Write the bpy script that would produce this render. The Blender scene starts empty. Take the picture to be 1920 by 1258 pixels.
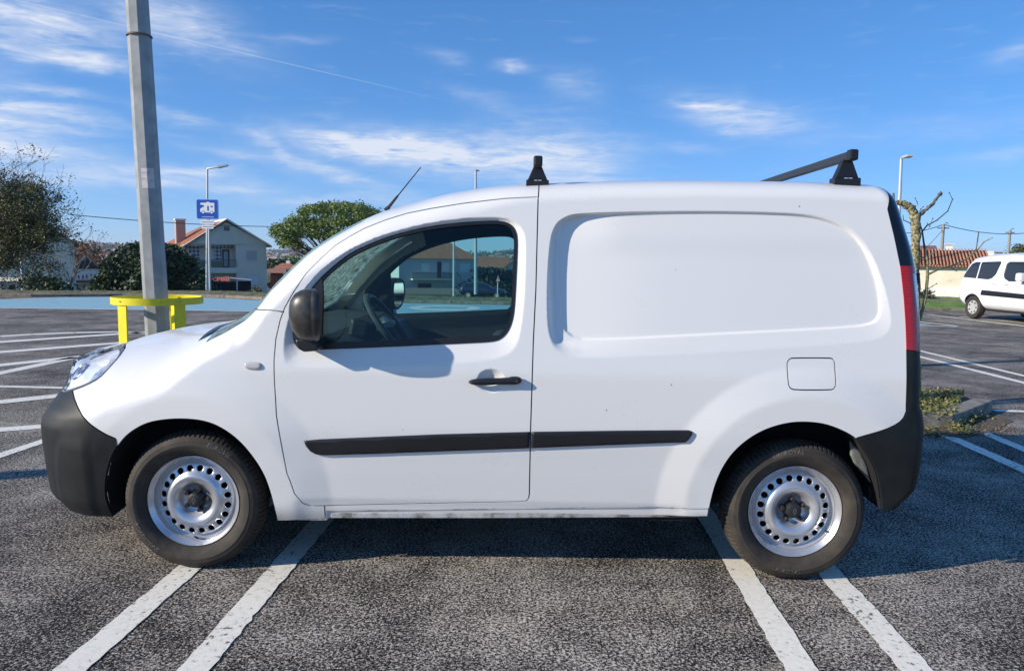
import bpy, math, random
import numpy as np
from mathutils import Vector
from mathutils.geometry import delaunay_2d_cdt
R_=math.radians
S=bpy.context.scene
COL=S.collection
# ------------------------------------------------------------------ camera
FPX=1386.
CAM=np.array([1.4635,-4.0628,1.4118]); _Y,_P,_R=np.radians([-.695,5.771,.778])
FW=np.array([np.sin(_Y)*np.cos(_P),np.cos(_Y)*np.cos(_P),-np.sin(_P)])
_r0=np.array([np.cos(_Y),-np.sin(_Y),0]); _u0=np.cross(_r0,FW)
RT=np.cos(_R)*_r0+np.sin(_R)*_u0; UP=-np.sin(_R)*_r0+np.cos(_R)*_u0
cd=bpy.data.cameras.new('camera'); cam=bpy.data.objects.new('camera',cd); COL.objects.link(cam)
from mathutils import Matrix
cam.matrix_world=Matrix([[RT[i],UP[i],-FW[i],CAM[i]] for i in range(3)]+[[0,0,0,1]])
cd.sensor_width=36; cd.lens=FPX/1920*36; cd.clip_start=.05; cd.clip_end=9000
S.camera=cam
def ray(px,py): return FW+(px-960)/FPX*RT-(py-629)/FPX*UP
def at(px,py,Y):                       # photo pixel -> point of the place on the vertical plane y=Y
    d=ray(px,py); return CAM+(Y-CAM[1])/d[1]*d
def gnd(px,py,z=0.):
    d=ray(px,py); return CAM+(z-CAM[2])/d[2]*d
# ------------------------------------------------------------------ world, sun, exposure
SUN_EL=R_(23.5); SD=np.array([.936,.351]); SD=SD/np.hypot(*SD)      # light travels along SD on the ground
S.view_settings.view_transform='Standard'; S.view_settings.look='None'; S.view_settings.gamma=1; S.view_settings.exposure=0.30
sl=bpy.data.lights.new('sun','SUN'); sl.energy=4.7; sl.angle=R_(.5); sl.color=(1,.91,.78)
so=bpy.data.objects.new('sun',sl); COL.objects.link(so)
ld=Vector((SD[0]*math.cos(SUN_EL),SD[1]*math.cos(SUN_EL),-math.sin(SUN_EL)))
so.rotation_euler=ld.to_track_quat('-Z','Y').to_euler()
W=bpy.data.worlds.new("World"); S.world=W; W.use_nodes=True
N=W.node_tree.nodes; L=W.node_tree.links; N.clear()
def wn(t,**k):
    n=N.new(t)
    for a,b in k.items(): setattr(n,a,b)
    return n
def wm(op,a,b=None,c=None):
    n=N.new('ShaderNodeMath'); n.operation=op
    for i,v in enumerate((a,b,c)):
        if v is None: continue
        if isinstance(v,(int,float)): n.inputs[i].default_value=float(v)
        else: L.new(v,n.inputs[i])
    return n.outputs[0]
def wdot(v,vec):
    n=N.new('ShaderNodeVectorMath'); n.operation='DOT_PRODUCT'; L.new(v,n.inputs[0]); n.inputs[1].default_value=tuple(vec); return n.outputs['Value']
sky=wn('ShaderNodeTexSky',sky_type='NISHITA',sun_disc=False); sky.sun_elevation=SUN_EL
sky.sun_rotation=math.atan2(-SD[0],-SD[1]); sky.altitude=2500; sky.air_density=1.0; sky.dust_density=0.; sky.ozone_density=6
hsv=wn('ShaderNodeHueSaturation'); hsv.inputs['Saturation'].default_value=1.15; L.new(sky.outputs[0],hsv.inputs['Color'])
gm=wn('ShaderNodeGamma'); gm.inputs[1].default_value=.65; L.new(hsv.outputs[0],gm.inputs[0])
tn=wn('ShaderNodeVectorMath',operation='MULTIPLY'); L.new(gm.outputs[0],tn.inputs[0]); tn.inputs[1].default_value=(1.05,1.26,1.60)
bg=wn('ShaderNodeBackground'); bg.inputs[1].default_value=.15; wo=wn('ShaderNodeOutputWorld'); L.new(bg.outputs[0],wo.inputs[0])
tc=wn('ShaderNodeTexCoord'); gen=tc.outputs['Generated']
# cirrus: streaky noise inside soft elongated patches of the sky dome, plus one contrail
def wnoise(scale3,sc,det,rough,dist=0.):
    m=wn('ShaderNodeMapping'); m.inputs['Scale'].default_value=scale3; m.inputs['Rotation'].default_value=(0,R_(7),0); L.new(gen,m.inputs[0])
    n=wn('ShaderNodeTexNoise'); n.inputs['Scale'].default_value=sc; n.inputs['Detail'].default_value=det; n.inputs['Roughness'].default_value=rough; n.inputs['Distortion'].default_value=dist
    L.new(m.outputs[0],n.inputs['Vector']); return n
warp=wnoise((1,1,2.2),5,4,.6)
wv=wn('ShaderNodeVectorMath',operation='MULTIPLY_ADD'); L.new(warp.outputs['Color'],wv.inputs[0]); wv.inputs[1].default_value=(.11,.11,.07); L.new(gen,wv.inputs[2])
wsub=wn('ShaderNodeVectorMath',operation='SUBTRACT'); L.new(wv.outputs[0],wsub.inputs[0]); wsub.inputs[1].default_value=(.055,.055,.035)
wp=wsub.outputs[0]
CL=[(40,28,130,30,14,.9),(310,28,130,38,22,.75),(175,112,80,15,14,.9),(60,100,90,12,10,.55),(130,186,60,8,8,.6),(95,222,130,9,9,.8),(60,245,110,8,8,.7),
(55,285,110,14,7,1.1),(325,217,45,10,5,.5),(190,338,200,14,2,.7),(350,328,70,8,2,.6),(480,272,45,10,28,.6),(420,298,70,9,10,.45),(790,282,215,24,6,1.15),
(690,268,120,14,8,.8),(1040,285,110,32,12,1.0),(620,328,120,12,14,.6),(450,356,70,8,0,.5),(620,378,130,8,0,.5),(960,128,32,9,3,.9),(842,105,28,12,0,.3),
(1075,168,50,24,30,.3),(1400,228,110,26,12,.7),(1340,207,55,7,3,.55),(1280,287,60,10,3,.3),(1880,285,70,12,-10,.4),(1900,105,50,14,-10,.35),
(1780,225,140,20,-8,.22),(560,65,60,8,5,.25),(890,185,70,10,15,.22),(1060,345,140,12,3,.5),(-120,200,140,120,8,.6)]
tot=None
for cx,cy,a,b,ang,amp in CL:
    c=ray(cx,cy); c=c/np.linalg.norm(c)
    ca,sa=math.cos(R_(ang)),math.sin(R_(ang))
    t1=ca*RT-sa*UP; t1=t1-c*(t1@c); t1/=np.linalg.norm(t1); t2=np.cross(c,t1)
    k=1/FPX/np.linalg.norm(ray(cx,cy))
    A=wm('MULTIPLY',wdot(wp,t1),1/(a*k)); B=wm('MULTIPLY',wdot(wp,t2),1/(b*k*1.25))
    q=wm('ADD',wm('MULTIPLY',A,A),wm('MULTIPLY',B,B))
    g=wm('EXPONENT',wm('MULTIPLY',q,-1.0)); g=wm('MULTIPLY',g,wm('GREATER_THAN',wdot(gen,c),0.))
    g=wm('MULTIPLY',g,amp); tot=g if tot is None else wm('ADD',tot,g)
n1=wnoise((1.6,1.6,10),9,9,.66,.7); n2=wnoise((1,1,4),26,7,.65,.3)
st=wm('ADD',wm('MULTIPLY',n1.outputs['Fac'],1.3),wm('MULTIPLY',n2.outputs['Fac'],.5))
st=wm('SUBTRACT',st,.52)
cl=wm('MULTIPLY',wm('MULTIPLY',tot,st),1.8); 
faint=wm('MULTIPLY',wm('SUBTRACT',n1.outputs['Fac'],.56),.5); faint=wm('MAXIMUM',faint,0.)
cl=wm('ADD',cl,faint)
c1=ray(60,8);c2=ray(745,168);cn=np.cross(c1,c2);cn/=np.linalg.norm(cn); cmid=ray(400,86);cmid/=np.linalg.norm(cmid); ct=np.cross(cn,cmid)
dd=wm('MULTIPLY',wdot(gen,cn),2000.); along=wm('MULTIPLY',wdot(gen,ct),1/.235); along=wm('MULTIPLY',along,along); along=wm('MULTIPLY',along,along)
tr=wm('EXPONENT',wm('MULTIPLY',wm('MULTIPLY',dd,dd),-1/1.6)); tr=wm('MULTIPLY',tr,wm('EXPONENT',wm('MULTIPLY',along,-1.)))
tr=wm('MULTIPLY',wm('MULTIPLY',tr,.22),wm('GREATER_THAN',wdot(gen,cmid),0.))
cl=wm('ADD',cl,tr); cl=wm('MINIMUM',wm('MAXIMUM',cl,0.),.93)
mx=wn('ShaderNodeMix',data_type='RGBA'); L.new(cl,mx.inputs['Factor']); L.new(tn.outputs[0],mx.inputs['A']); mx.inputs['B'].default_value=(4.3,4.6,5.2,1)
L.new(mx.outputs['Result'],bg.inputs[0])
# ------------------------------------------------------------------ helpers
def tag(o,label=None,cat=None,group=None,kind=None):
    if label: o['label']=label
    if cat: o['category']=cat
    if group: o['group']=group
    if kind: o['kind']=kind
    return o
def empty(name,loc=(0,0,0),rz=0,**k):
    o=bpy.data.objects.new(name,None); COL.objects.link(o); o.location=loc; o.rotation_euler=(0,0,rz); o.empty_display_size=.2
    return tag(o,**k)
def link(name,me,parent=None,**k):
    o=bpy.data.objects.new(name,me); COL.objects.link(o)
    if parent is not None: o.parent=parent
    return tag(o,**k)
class MB:
    def __init__(s): s.v=[]; s.f=[]
    def add(s,vs,fs):
        b=len(s.v); s.v+= [tuple(map(float,p)) for p in vs]; s.f+=[tuple(b+i for i in q) for q in fs]; return s
    def box(s,x0,x1,y0,y1,z0,z1,M=None):
        vs=[(x,y,z) for x in(x0,x1) for y in(y0,y1) for z in(z0,z1)]
        if M is not None: vs=[tuple(M@Vector(p)) for p in vs]
        return s.add(vs,[(0,1,3,2),(4,6,7,5),(0,4,5,1),(2,3,7,6),(0,2,6,4),(1,5,7,3)])
    def quad(s,*p): return s.add(p,[tuple(range(len(p)))])
    def prism(s,poly,a,b,axis='y'):       # poly of (u,v) extruded between a and b
        n=len(poly)
        def P(u,v,t): return (u,t,v) if axis=='y' else ((t,u,v) if axis=='x' else (u,v,t))
        s.add([P(u,v,a) for u,v in poly]+[P(u,v,b) for u,v in poly],[tuple(range(n)),tuple(range(2*n-1,n-1,-1))]+[(i,n+i,n+(i+1)%n,(i+1)%n) for i in range(n)]); return s
    def tube(s,pts,rs,n=8,cap=True,up=(0,0,1)):
        pts=[np.array(p,float) for p in pts]; m=len(pts)
        if isinstance(rs,(int,float)): rs=[rs]*m
        b=[];prev=None
        for i in range(m):
            t=pts[min(i+1,m-1)]-pts[max(i-1,0)]; t=t/(np.linalg.norm(t)+1e-12)
            if prev is None:
                u=np.cross(t,up)
                if np.linalg.norm(u)<1e-3: u=np.cross(t,(1,0,0))
            else: u=prev-t*(prev@t)
            u/=np.linalg.norm(u)+1e-12; prev=u; w=np.cross(t,u)
            for k in range(n):
                a=2*math.pi*k/n; b.append(pts[i]+rs[i]*(math.cos(a)*u+math.sin(a)*w))
        fs=[(i*n+k,i*n+(k+1)%n,(i+1)*n+(k+1)%n,(i+1)*n+k) for i in range(m-1) for k in range(n)]
        if cap: fs+=[tuple(range(n-1,-1,-1)),tuple((m-1)*n+k for k in range(n))]
        return s.add(b,fs)
    def lathe(s,prof,n=64,c=(0,0,0),axis='y',close=False):     # prof of (r, t)
        m=len(prof); vs=[]
        for k in range(n):
            a=2*math.pi*k/n; ca,sa=math.cos(a),math.sin(a)
            for r,t in prof:
                vs.append((c[0]+r*ca,c[1]+t,c[2]+r*sa) if axis=='y' else (c[0]+r*ca,c[1]+r*sa,c[2]+t))
        fs=[(k*m+i,((k+1)%n)*m+i,((k+1)%n)*m+(i+1)%m,k*m+(i+1)%m) for k in range(n) for i in range(m if close else m-1)]
        return s.add(vs,fs)
    def build(s,name,mat,parent=None,smooth=False,bevel=0,ang=35,**k):
        me=bpy.data.meshes.new(name); me.from_pydata(s.v,[],s.f); me.materials.append(mat)
        import bmesh
        bm=bmesh.new(); bm.from_mesh(me); bmesh.ops.recalc_face_normals(bm,faces=bm.faces); bm.to_mesh(me); bm.free()
        if smooth:
            me.polygons.foreach_set('use_smooth',[True]*len(me.polygons)); me.set_sharp_from_angle(angle=R_(ang))
        o=link(name,me,parent,**k)
        if bevel:
            md=o.modifiers.new('b','BEVEL'); md.width=bevel; md.segments=2; md.limit_method='ANGLE'; md.harden_normals=False
        return o
def copy_tree(o,parent=None):
    c=o.copy(); COL.objects.link(c); c.parent=parent
    for ch in list(o.children): copy_tree(ch,c)
    return c
# ------------------------------------------------------------------ materials
MATS={}
def mat(name,col=(.5,.5,.5),rough=.6,metal=0,spec=.5,coat=0,noise=None,bump=None,coords='Object'):
    """noise=(scale,detail,[(pos,colour)...]) drives the colour; bump=(scale,strength,dist)"""
    if name in MATS: return MATS[name]
    m=bpy.data.materials.new(name); m.use_nodes=True; nt=m.node_tree; p=nt.nodes['Principled BSDF']
    p.inputs['Base Color'].default_value=(*col,1); p.inputs['Roughness'].default_value=rough; p.inputs['Metallic'].default_value=metal
    p.inputs['Specular IOR Level'].default_value=spec; p.inputs['Coat Weight'].default_value=coat; p.inputs['Coat Roughness'].default_value=.05
    t=nt.nodes.new('ShaderNodeTexCoord')
    if noise:
        n=nt.nodes.new('ShaderNodeTexNoise'); n.inputs['Scale'].default_value=noise[0]; n.inputs['Detail'].default_value=noise[1]; n.inputs['Roughness'].default_value=.65
        nt.links.new(t.outputs[coords],n.inputs['Vector']); r=nt.nodes.new('ShaderNodeValToRGB'); cr=r.color_ramp
        while len(cr.elements)<len(noise[2]): cr.elements.new(.5)
        for e,(po,c) in zip(cr.elements,noise[2]): e.position=po; e.color=(*c,1)
        nt.links.new(n.outputs['Fac'],r.inputs[0]); nt.links.new(r.outputs[0],p.inputs['Base Color'])
    if bump:
        n=nt.nodes.new('ShaderNodeTexNoise'); n.inputs['Scale'].default_value=bump[0]; n.inputs['Detail'].default_value=5
        nt.links.new(t.outputs[coords],n.inputs['Vector']); b=nt.nodes.new('ShaderNodeBump'); b.inputs['Strength'].default_value=bump[1]; b.inputs['Distance'].default_value=bump[2]
        nt.links.new(n.outputs['Fac'],b.inputs['Height']); nt.links.new(b.outputs[0],p.inputs['Normal'])
    MATS[name]=m; return m
def glass(name,tint,gloss=1.0,rough=0.,ior=1.5):
    if name in MATS: return MATS[name]
    m=bpy.data.materials.new(name); m.use_nodes=True; nt=m.node_tree; nt.nodes.clear()
    o=nt.nodes.new('ShaderNodeOutputMaterial'); tr=nt.nodes.new('ShaderNodeBsdfTransparent'); tr.inputs[0].default_value=(*tint,1)
    g=nt.nodes.new('ShaderNodeBsdfGlossy'); g.inputs['Roughness'].default_value=rough; g.inputs[0].default_value=(gloss,gloss,gloss,1)
    f=nt.nodes.new('ShaderNodeFresnel'); f.inputs[0].default_value=ior; x=nt.nodes.new('ShaderNodeMixShader')
    nt.links.new(f.outputs[0],x.inputs[0]); nt.links.new(tr.outputs[0],x.inputs[1]); nt.links.new(g.outputs[0],x.inputs[2]); nt.links.new(x.outputs[0],o.inputs[0])
    MATS[name]=m; return m
rng=np.random.default_rng(7); random.seed(7)
# ------------------------------------------------------------------ van body function
def pchip(xs,ys):
    xs=np.array(xs,float); ys=np.array(ys,float); h=np.diff(xs); d=np.diff(ys)/h
    m=np.zeros_like(xs); m[0]=d[0]; m[-1]=d[-1]
    for i in range(1,len(xs)-1):
        if d[i-1]*d[i]>0:
            w1=2*h[i]+h[i-1]; w2=h[i]+2*h[i-1]; m[i]=(w1+w2)/(w1/d[i-1]+w2/d[i])
    def f(x):
        x=np.clip(np.asarray(x,float),xs[0],xs[-1]); i=np.clip(np.searchsorted(xs,x)-1,0,len(h)-1)
        t=(x-xs[i])/h[i]; t2=t*t; t3=t2*t
        return (2*t3-3*t2+1)*ys[i]+(t3-2*t2+t)*h[i]*m[i]+(-2*t3+3*t2)*ys[i+1]+(t3-t2)*h[i]*m[i+1]
    return f
def sstep(t):
    t=np.clip(t,0,1); return t*t*(3-2*t)
# centre-line profile of the van (x rearwards from the front axle, z up)
ZTOP=pchip([-.95,-.90,-.84,-.76,-.66,-.5,-.3,-.18,-.05,.0,.08,.2,.35,.5,.66,.8,.95,1.15,1.35,1.55,1.9,2.3,2.7,3.0,3.15,3.4],
           [.652,.794,.828,.924,.943,.999,1.038,1.05,1.08,1.09,1.115,1.181,1.342,1.48,1.578,1.644,1.687,1.737,1.763,1.774,1.789,1.796,1.796,1.787,1.784,1.776])
XF=pchip([.15,.22,.3,.42,.55,.62,.68,.74,.80,.86,.90,.95,1.2],[-.83,-.875,-.928,-.936,-.941,-.940,-.910,-.860,-.832,-.856,-.913,-.935,-.85])
XR=pchip([.2,.3,.36,.45,.6,.70,.76,.82,1.1,1.4,1.6,1.72,1.8,1.85],[3.13,3.17,3.215,3.275,3.283,3.284,3.275,3.260,3.252,3.233,3.184,3.145,3.098,3.068])
WZ=pchip([.15,.22,.28,.36,.5,.7,.9,1.02,1.12,1.3,1.5,1.7,1.9],[.830,.845,.862,.873,.892,.911,.909,.897,.885,.86,.828,.79,.76])
HT=pchip([-.95,-.7,-.4,-.1,.1,.3,.8,1.2,1.5,3.3],[.165,.242,.318,.26,.16,.14,.16,.15,.11,.10])
PT=pchip([-.95,-.7,-.4,-.1,.1,.3,.8,1.2,1.5,3.3],[4.55,3.07,2.36,2.8,4.,4.6,5.,6.0,7.8,8.2])
def base_Y(x,z):
    x=np.asarray(x,float); z=np.asarray(z,float)
    W=WZ(z)*(1-.035*sstep((.5-x)/1.2)-.012*sstep((x-2.3)/1.0))
    sl=(ZTOP(x+.01)-ZTOP(x-.01))/.02
    dt=(ZTOP(x)-z)/np.sqrt(1+sl*sl)
    a=np.clip(dt/HT(x),0,1); ft=np.power(np.clip(1-(1-a)**2,0,1),1/PT(x))
    df=(x-XF(z)); b=np.clip(df/.52,0,1); ff=np.power(np.clip(1-(1-b)**2,0,1),1/2.7)
    dr=(XR(z)-x); c=np.clip(dr/.11,0,1); fr=np.power(np.clip(1-(1-c)**2,0,1),1/6.5)
    return W*ft*ff*fr
# ------------------------------------------------------------------ THE VAN: one smooth body surface, cut along its real joints
def P2(pts,y=None):
    """photo outline -> (x,z) on the van's own curved side surface"""
    out=[]
    for px,py in pts:
        yy=-.88
        for _ in range(12):
            q=at(px,py,yy); yn=-float(base_Y(q[0],q[2])); 
            if yn>-.3: yn=-.3
            yy=.5*yy+.5*yn
        q=at(px,py,yy); out.append((q[0],q[2]))
    return np.array(out)
def chaikin(p,closed=True,n=1):
    p=np.array(p,float)
    for _ in range(n):
        if closed: q=np.roll(p,-1,0); p=np.stack([.75*p+.25*q,.25*p+.75*q],1).reshape(-1,2)
        else:
            a=p[:-1];b=p[1:]; m=np.stack([.75*a+.25*b,.25*a+.75*b],1).reshape(-1,2); p=np.concatenate([p[:1],m[1:-1],p[-1:]])
    return p
def resample(p,step,closed=True):
    p=np.array(p,float); q=np.vstack([p,p[:1]]) if closed else p
    out=[]
    for a,b in zip(q[:-1],q[1:]):
        n=max(1,int(np.ceil(np.hypot(*(b-a))/step)))
        for i in range(n): out.append(a+(b-a)*i/n)
    if not closed: out.append(q[-1])
    return np.array(out)
def inpoly(x,z,poly):
    x=np.asarray(x,float); z=np.asarray(z,float); c=np.zeros(x.shape,bool); n=len(poly)
    for i in range(n):
        x1,z1=poly[i-1]; x2,z2=poly[i]
        if z1==z2: continue
        k=((z1>z)!=(z2>z)); xi=(x2-x1)*(z-z1)/(z2-z1)+x1; c^=k&(x<xi)
    return c
def pdist(x,z,poly,closed=True):
    x=np.asarray(x,float); z=np.asarray(z,float); d=np.full(x.shape,9.); n=len(poly)
    for i in range(0 if closed else 1,n):
        ax,az=poly[i-1]; bx,bz=poly[i]; vx,vz=bx-ax,bz-az; l=vx*vx+vz*vz+1e-12
        t=np.clip(((x-ax)*vx+(z-az)*vz)/l,0,1); d=np.minimum(d,np.hypot(x-ax-t*vx,z-az-t*vz))
    return d
def sdf(x,z,poly): d=pdist(x,z,poly); return np.where(inpoly(x,z,poly),-d,d)
def offs(p,d,closed=True):
    p=np.array(p); 
    if closed: t=np.roll(p,-1,0)-np.roll(p,1,0)
    else: t=np.gradient(p,axis=0)
    n=np.stack([t[:,1],-t[:,0]],1); n/=np.linalg.norm(n,axis=1)[:,None]+1e-9
    if closed:
        area=.5*np.sum(p[:,0]*np.roll(p[:,1],-1)-np.roll(p[:,0],-1)*p[:,1])
        if area<0: n=-n
    return p+n*d
# outlines (photo pixels)
DOOR=P2([(1009,369.5),(1004.8,542),(1000,640),(995,800),(992.5,926),(991,934),(986,939.6),(969,940.5),(608,948.5),(583,948),(568.6,942),(554,923),(546,900),(540,886),(529,831),(519,778),(514.6,720),(513.7,676),(517,636),(525,601),(533.5,577.5),(547,553),(574,512.7),(601,485.6),(628,461),(655.4,443.6),(682.5,428.8),(723,412.5),(763.8,400),(804,392),(872,381),(947,372.5)])
WIN=P2(chaikin([(560,657.6),(549,645),(545.7,629),(547,598),(556,575),(582,540),(601,518),(628,494),(655.4,473.4),(696,454.5),(736.7,439.6),(790.8,426),(845,418),(899,414),(931.7,413),(953.4,416.6),(965.5,427.4),(971,445),(969.6,488),(967,542.5),(964,591),(956,618),(942.5,634.6),(926,642),(872,644.5),(790.8,648.7),(682.5,653.6),(601,656.5)],n=2))
DISH=P2(chaikin([(536,686),(560,693),(682.5,691.5),(842,684.7),(912.7,679.3),(948,670),(969.6,653.6),(977.7,623.8),(984.5,569.6),(987,515.4),(988,461),(984.5,434),(969.6,415),(942.5,405.7),(899,405.7),(845,410),(790.8,418.7),(736.7,432.8),(696,447.2),(655.4,466),(628,484.3),(601,504.6),(579.6,527.6),(560.6,553.4),(544.4,585.9),(533.5,618.4),(529.5,650.9),(530.8,675)],n=2))
PAN_O=P2(chaikin([(1022.6,579),(1027,633),(1040,659),(1073,673),(1146,673),(1328,664),(1492,653.5),(1601.5,645),(1649,638),(1671,619),(1673,593),(1660,535),(1634,469),(1601.5,429),(1565,411),(1528.6,401),(1437.5,395),(1328,393.5),(1219,394.6),(1091,399),(1062,403),(1036.5,422),(1027,469)],n=2))
PAN_I=P2(chaikin([(1060,634),(1054.7,560.5),(1049,487.6),(1050,440),(1060,418),(1084,407),(1109,405),(1219,402),(1328,401),(1437.5,403),(1517.7,407.4),(1568.7,422),(1601.5,444),(1627,480),(1643.5,524),(1650.7,567.8),(1649,593),(1634,606),(1583,611.6),(1437.5,619),(1291.6,626),(1146,634)],n=2))
ARCH_F=P2(chaikin([(221,990),(211,965),(198.4,923.6),(202.6,882),(213,849),(229.4,824.5),(246,808),(275,791),(308,784),(349,782),(390.6,787),(423.6,802),(452.6,824.5),(477,853),(498,886),(510,919.5),(521,963),(523,1010)],False,2))
ARCH_R=P2(chaikin([(1321,1010),(1325,960),(1330.6,932.6),(1339,902),(1353,871),(1375,840.7),(1405.8,815.7),(1439,799),(1478,789),(1511.5,788),(1545,792),(1578,804.5),(1603,819),(1616,837),(1633,865),(1642,885),(1647,907.5),(1650,930),(1652,958),(1652,1010)],False,2))
BUMP_F=P2(chaikin([(136.5,733.5),(145,762.5),(163,789),(196,810),(229.4,824.5),(232,1030)],False,1))
BUMP_F=np.vstack([[(-1.2,BUMP_F[0,1]+.012)],BUMP_F,[(-1.2,.05)]])
BUMP_R=P2(chaikin([(1603,819),(1655,804),(1681.6,793),(1693,783),(1697.5,773)],False,1))
BUMP_R=np.vstack([BUMP_R,[(3.5,BUMP_R[-1,1]+.01),(3.5,.1),(BUMP_R[0,0]-.05,.1)]])
PIL=P2([(1651,351),(1663.6,392.6),(1676,443.5),(1687.5,499)]); PIL=np.vstack([PIL,[(3.5,PIL[-1,1]),(3.5,1.9),(PIL[0,0],1.9)]])
TAIL=P2([(1687.5,499),(1694,558),(1697.5,610),(1699,655)]); TAIL=np.vstack([TAIL,[(3.19,TAIL[-1,1]-.01),(3.5,.93),(3.5,TAIL[0,1])]])
CORN=P2([(1699,655),(1699.3,719),(1697.5,773)]); CORN=np.vstack([CORN,[(3.5,CORN[-1,1]+.01),(3.5,.93),(3.19,TAIL[3,1]-.01)]])
HL=P2(chaikin([(118,737),(136,732),(163,722),(187,709),(204,691),(224,669),(233,655),(238,643)],False,1))
HL=np.vstack([[(-1.2,HL[0,1])],HL,[(HL[-1,0],1.3),(-1.2,1.3)]])
FLAP=P2(chaikin([(1476,690),(1476,680),(1480,673),(1487,671),(1555,671),(1562,673),(1565,680),(1566,720),(1562,728),(1555,730),(1488,730),(1480,727),(1477,720)],n=1))
def sill(x): return np.interp(x,[-.5,.36,.59,1.3,2.29,2.6,2.85,3.4],[.23,.235,.248,.268,.30,.30,.33,.36])
def hump(d,a,b): return 1-sstep((d-a)/(b-a))
def disp(x,z):
    o=np.zeros(np.shape(x))
    # wheel flares: flat lip zone, then a cone down to the panel
    for cx,cz,r0,r1,h,zt in((0.,.33,.47,.63,.015,.9),(2.70,.345,.50,.63,.018,1.0)):
        r=np.hypot(x-cx,z-cz); t=np.clip((r1-r)/(r1-r0),-1,2); k=.10
        t=np.where(t<-k,0,np.where(t<k,(t+k)**2/(4*k),np.where(t<1-k,t,np.where(t<1+k,t-(t-1+k)**2/(4*k),1.))))
        o=o+h*t*sstep((z-.2)/.12)
    a=-sdf(x,z,DISH); b=sdf(x,z,WIN); t=np.clip(a,0,9)/(np.clip(a,0,9)+np.clip(b,0,9)+1e-6); t=np.where(b<0,1,t)
    o=o-.020*np.where(t<.15,t*t/.3,t-.075)
    a=-sdf(x,z,PAN_O); b=sdf(x,z,PAN_I); t=np.clip(a,0,9)/(np.clip(a,0,9)+np.clip(b,0,9)+1e-6); t=np.where(b<0,1,t)
    wl_=np.exp(-((np.clip(x,1.5,9)-1.5)/.20)**4)*sstep((z-1.03)/.04); ts=sstep(np.clip(t*1.9,0,1)); t=t*(1-wl_)+wl_*(ts*.88+.12*t)
    dep=(.014+.036*np.exp(-((np.clip(x,1.5,9)-1.5)/.34)**2))*(1-.45*sstep((z-1.42)/.12)*sstep((x-1.66)/.25))
    o=o-.80*dep*np.where(t<.12,t*t/.24,t-.06)-.007*sstep((.013-b)/.012)*(a>0)
    # lower door flank tucks in towards the sill, sill ledge
    o=o-.007*sstep((.36-z)/.05)*sstep((x-.42)/.12)*sstep((2.25-x)/.1)
    zl=SLZ[0]+(x-SLX[0])*(SLZ[1]-SLZ[0])/(SLX[1]-SLX[0]); o=o-.007*sstep((zl-z)/.007)*sstep((x-.60)/.02)*sstep((2.4-x)/.02)
    # handle scoop, fuel flap rim
    hx,hz=HC; q=((x-hx)/.064)**2+((z-hz)/.053)**2; o=o-.026*np.clip(1-q,0,1)**1.3
    # front bumper corner: two creases
    r=np.hypot(x+.02,z-.33); o=o+.010*sstep((.66-r)/.05)*sstep((-.42-x)/.06)*sstep((.64-z)/.1)
    return o
HC=P2([(921,714)])[0]
_q=P2([(612,957.5),(1318,949)]); SLX=_q[:,0]; SLZ=_q[:,1]
def Yf(x,z): 
    b=base_Y(x,z); return b+disp(x,z)*sstep((b-.55)/.2)
def surf_normals(x,z,s):
    h=4e-4; gx=(Yf(x+h,z)-Yf(x-h,z))/(2*h); gz=(Yf(x,z+h)-Yf(x,z-h))/(2*h)
    n=np.stack([-gx,np.full_like(gx,1.),-gz],1); n/=np.linalg.norm(n,axis=1)[:,None]; n[:,1]*=s; return n
# profile polygon
_z=np.linspace(.12,.96,140); fr=[(float(XF(z)),z) for z in _z if ZTOP(float(XF(z)))>z+.001]
_x=np.linspace(fr[-1][0],3.2,420); zr=np.linspace(.12,1.80,200)
rr=[(float(XR(z)),z) for z in zr if ZTOP(float(XR(z)))>z+.001]
tp=[(x,float(ZTOP(x))) for x in _x if x<rr[-1][0]-.002][1:]
PROF=np.array(fr+tp+rr[::-1])
# windscreen, cowl
def level(x0,x1,n,yb):
    out=[]
    for x in np.linspace(x0,x1,n):
        lo,hi=float(ZTOP(x))-.30,float(ZTOP(x))
        for _ in range(30):
            m=.5*(lo+hi)
            if base_Y(x,m)>yb(m): lo=m
            else: hi=m
        out.append((x,lo))
    return out
ybw=lambda z:np.interp(z,[1.05,1.15,1.3,1.4,1.5,1.6,1.7],[.79,.795,.775,.745,.705,.655,.60])
wl=level(.055,.735,40,ybw); WS=np.array(wl+[(.75,1.9),(-.02,1.9)])
cwl=level(-.045,.055,10,lambda z:.70+0*z); COWL=np.array([(-.06,float(ZTOP(-.06)))]+cwl[2:]+[(.055,1.3),(-.06,1.3)])
SAIL=P2([(606,470),(604,560),(601,648),(603,680),(500,680),(500,470)])
BOT=P2([(540,646),(601,643),(790,636.5),(945,629)]); BOT=np.vstack([BOT,[(2,.7),(.2,.7)]])
GAPS=[(DOOR,True),(FLAP,True),(P2([(478,579.5),(505,581),(533,585)]),False),(P2([(1010.5,345),(1009.5,369)]),False),(P2([(608,948),(610,975)]),False),
 (BUMP_F[1:-3],False),(HL[1:-2],False),(BUMP_R[:-3],False)]
GW=.0026
polys=[PROF,WIN,DISH,PAN_O,PAN_I,ARCH_F,ARCH_R,BUMP_F,BUMP_R,PIL,TAIL,CORN,HL,WS,COWL,SAIL,BOT]
cp=[];ce=[]
def addline(p,closed,step=.012):
    p=resample(p,step,closed); b=len(cp); n=len(p); cp.extend([tuple(q) for q in p])
    ce.extend([(b+i,b+i+1) for i in range(n-1)]+([(b+n-1,b)] if closed else []))
for p in polys: addline(p,True)
for p,c in GAPS:
    q=resample(p,.012,c)
    for d in(-GW,GW): addline(offs(q,d,c),c)
addline(offs(resample(WIN,.012),-.016),True)
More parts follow.
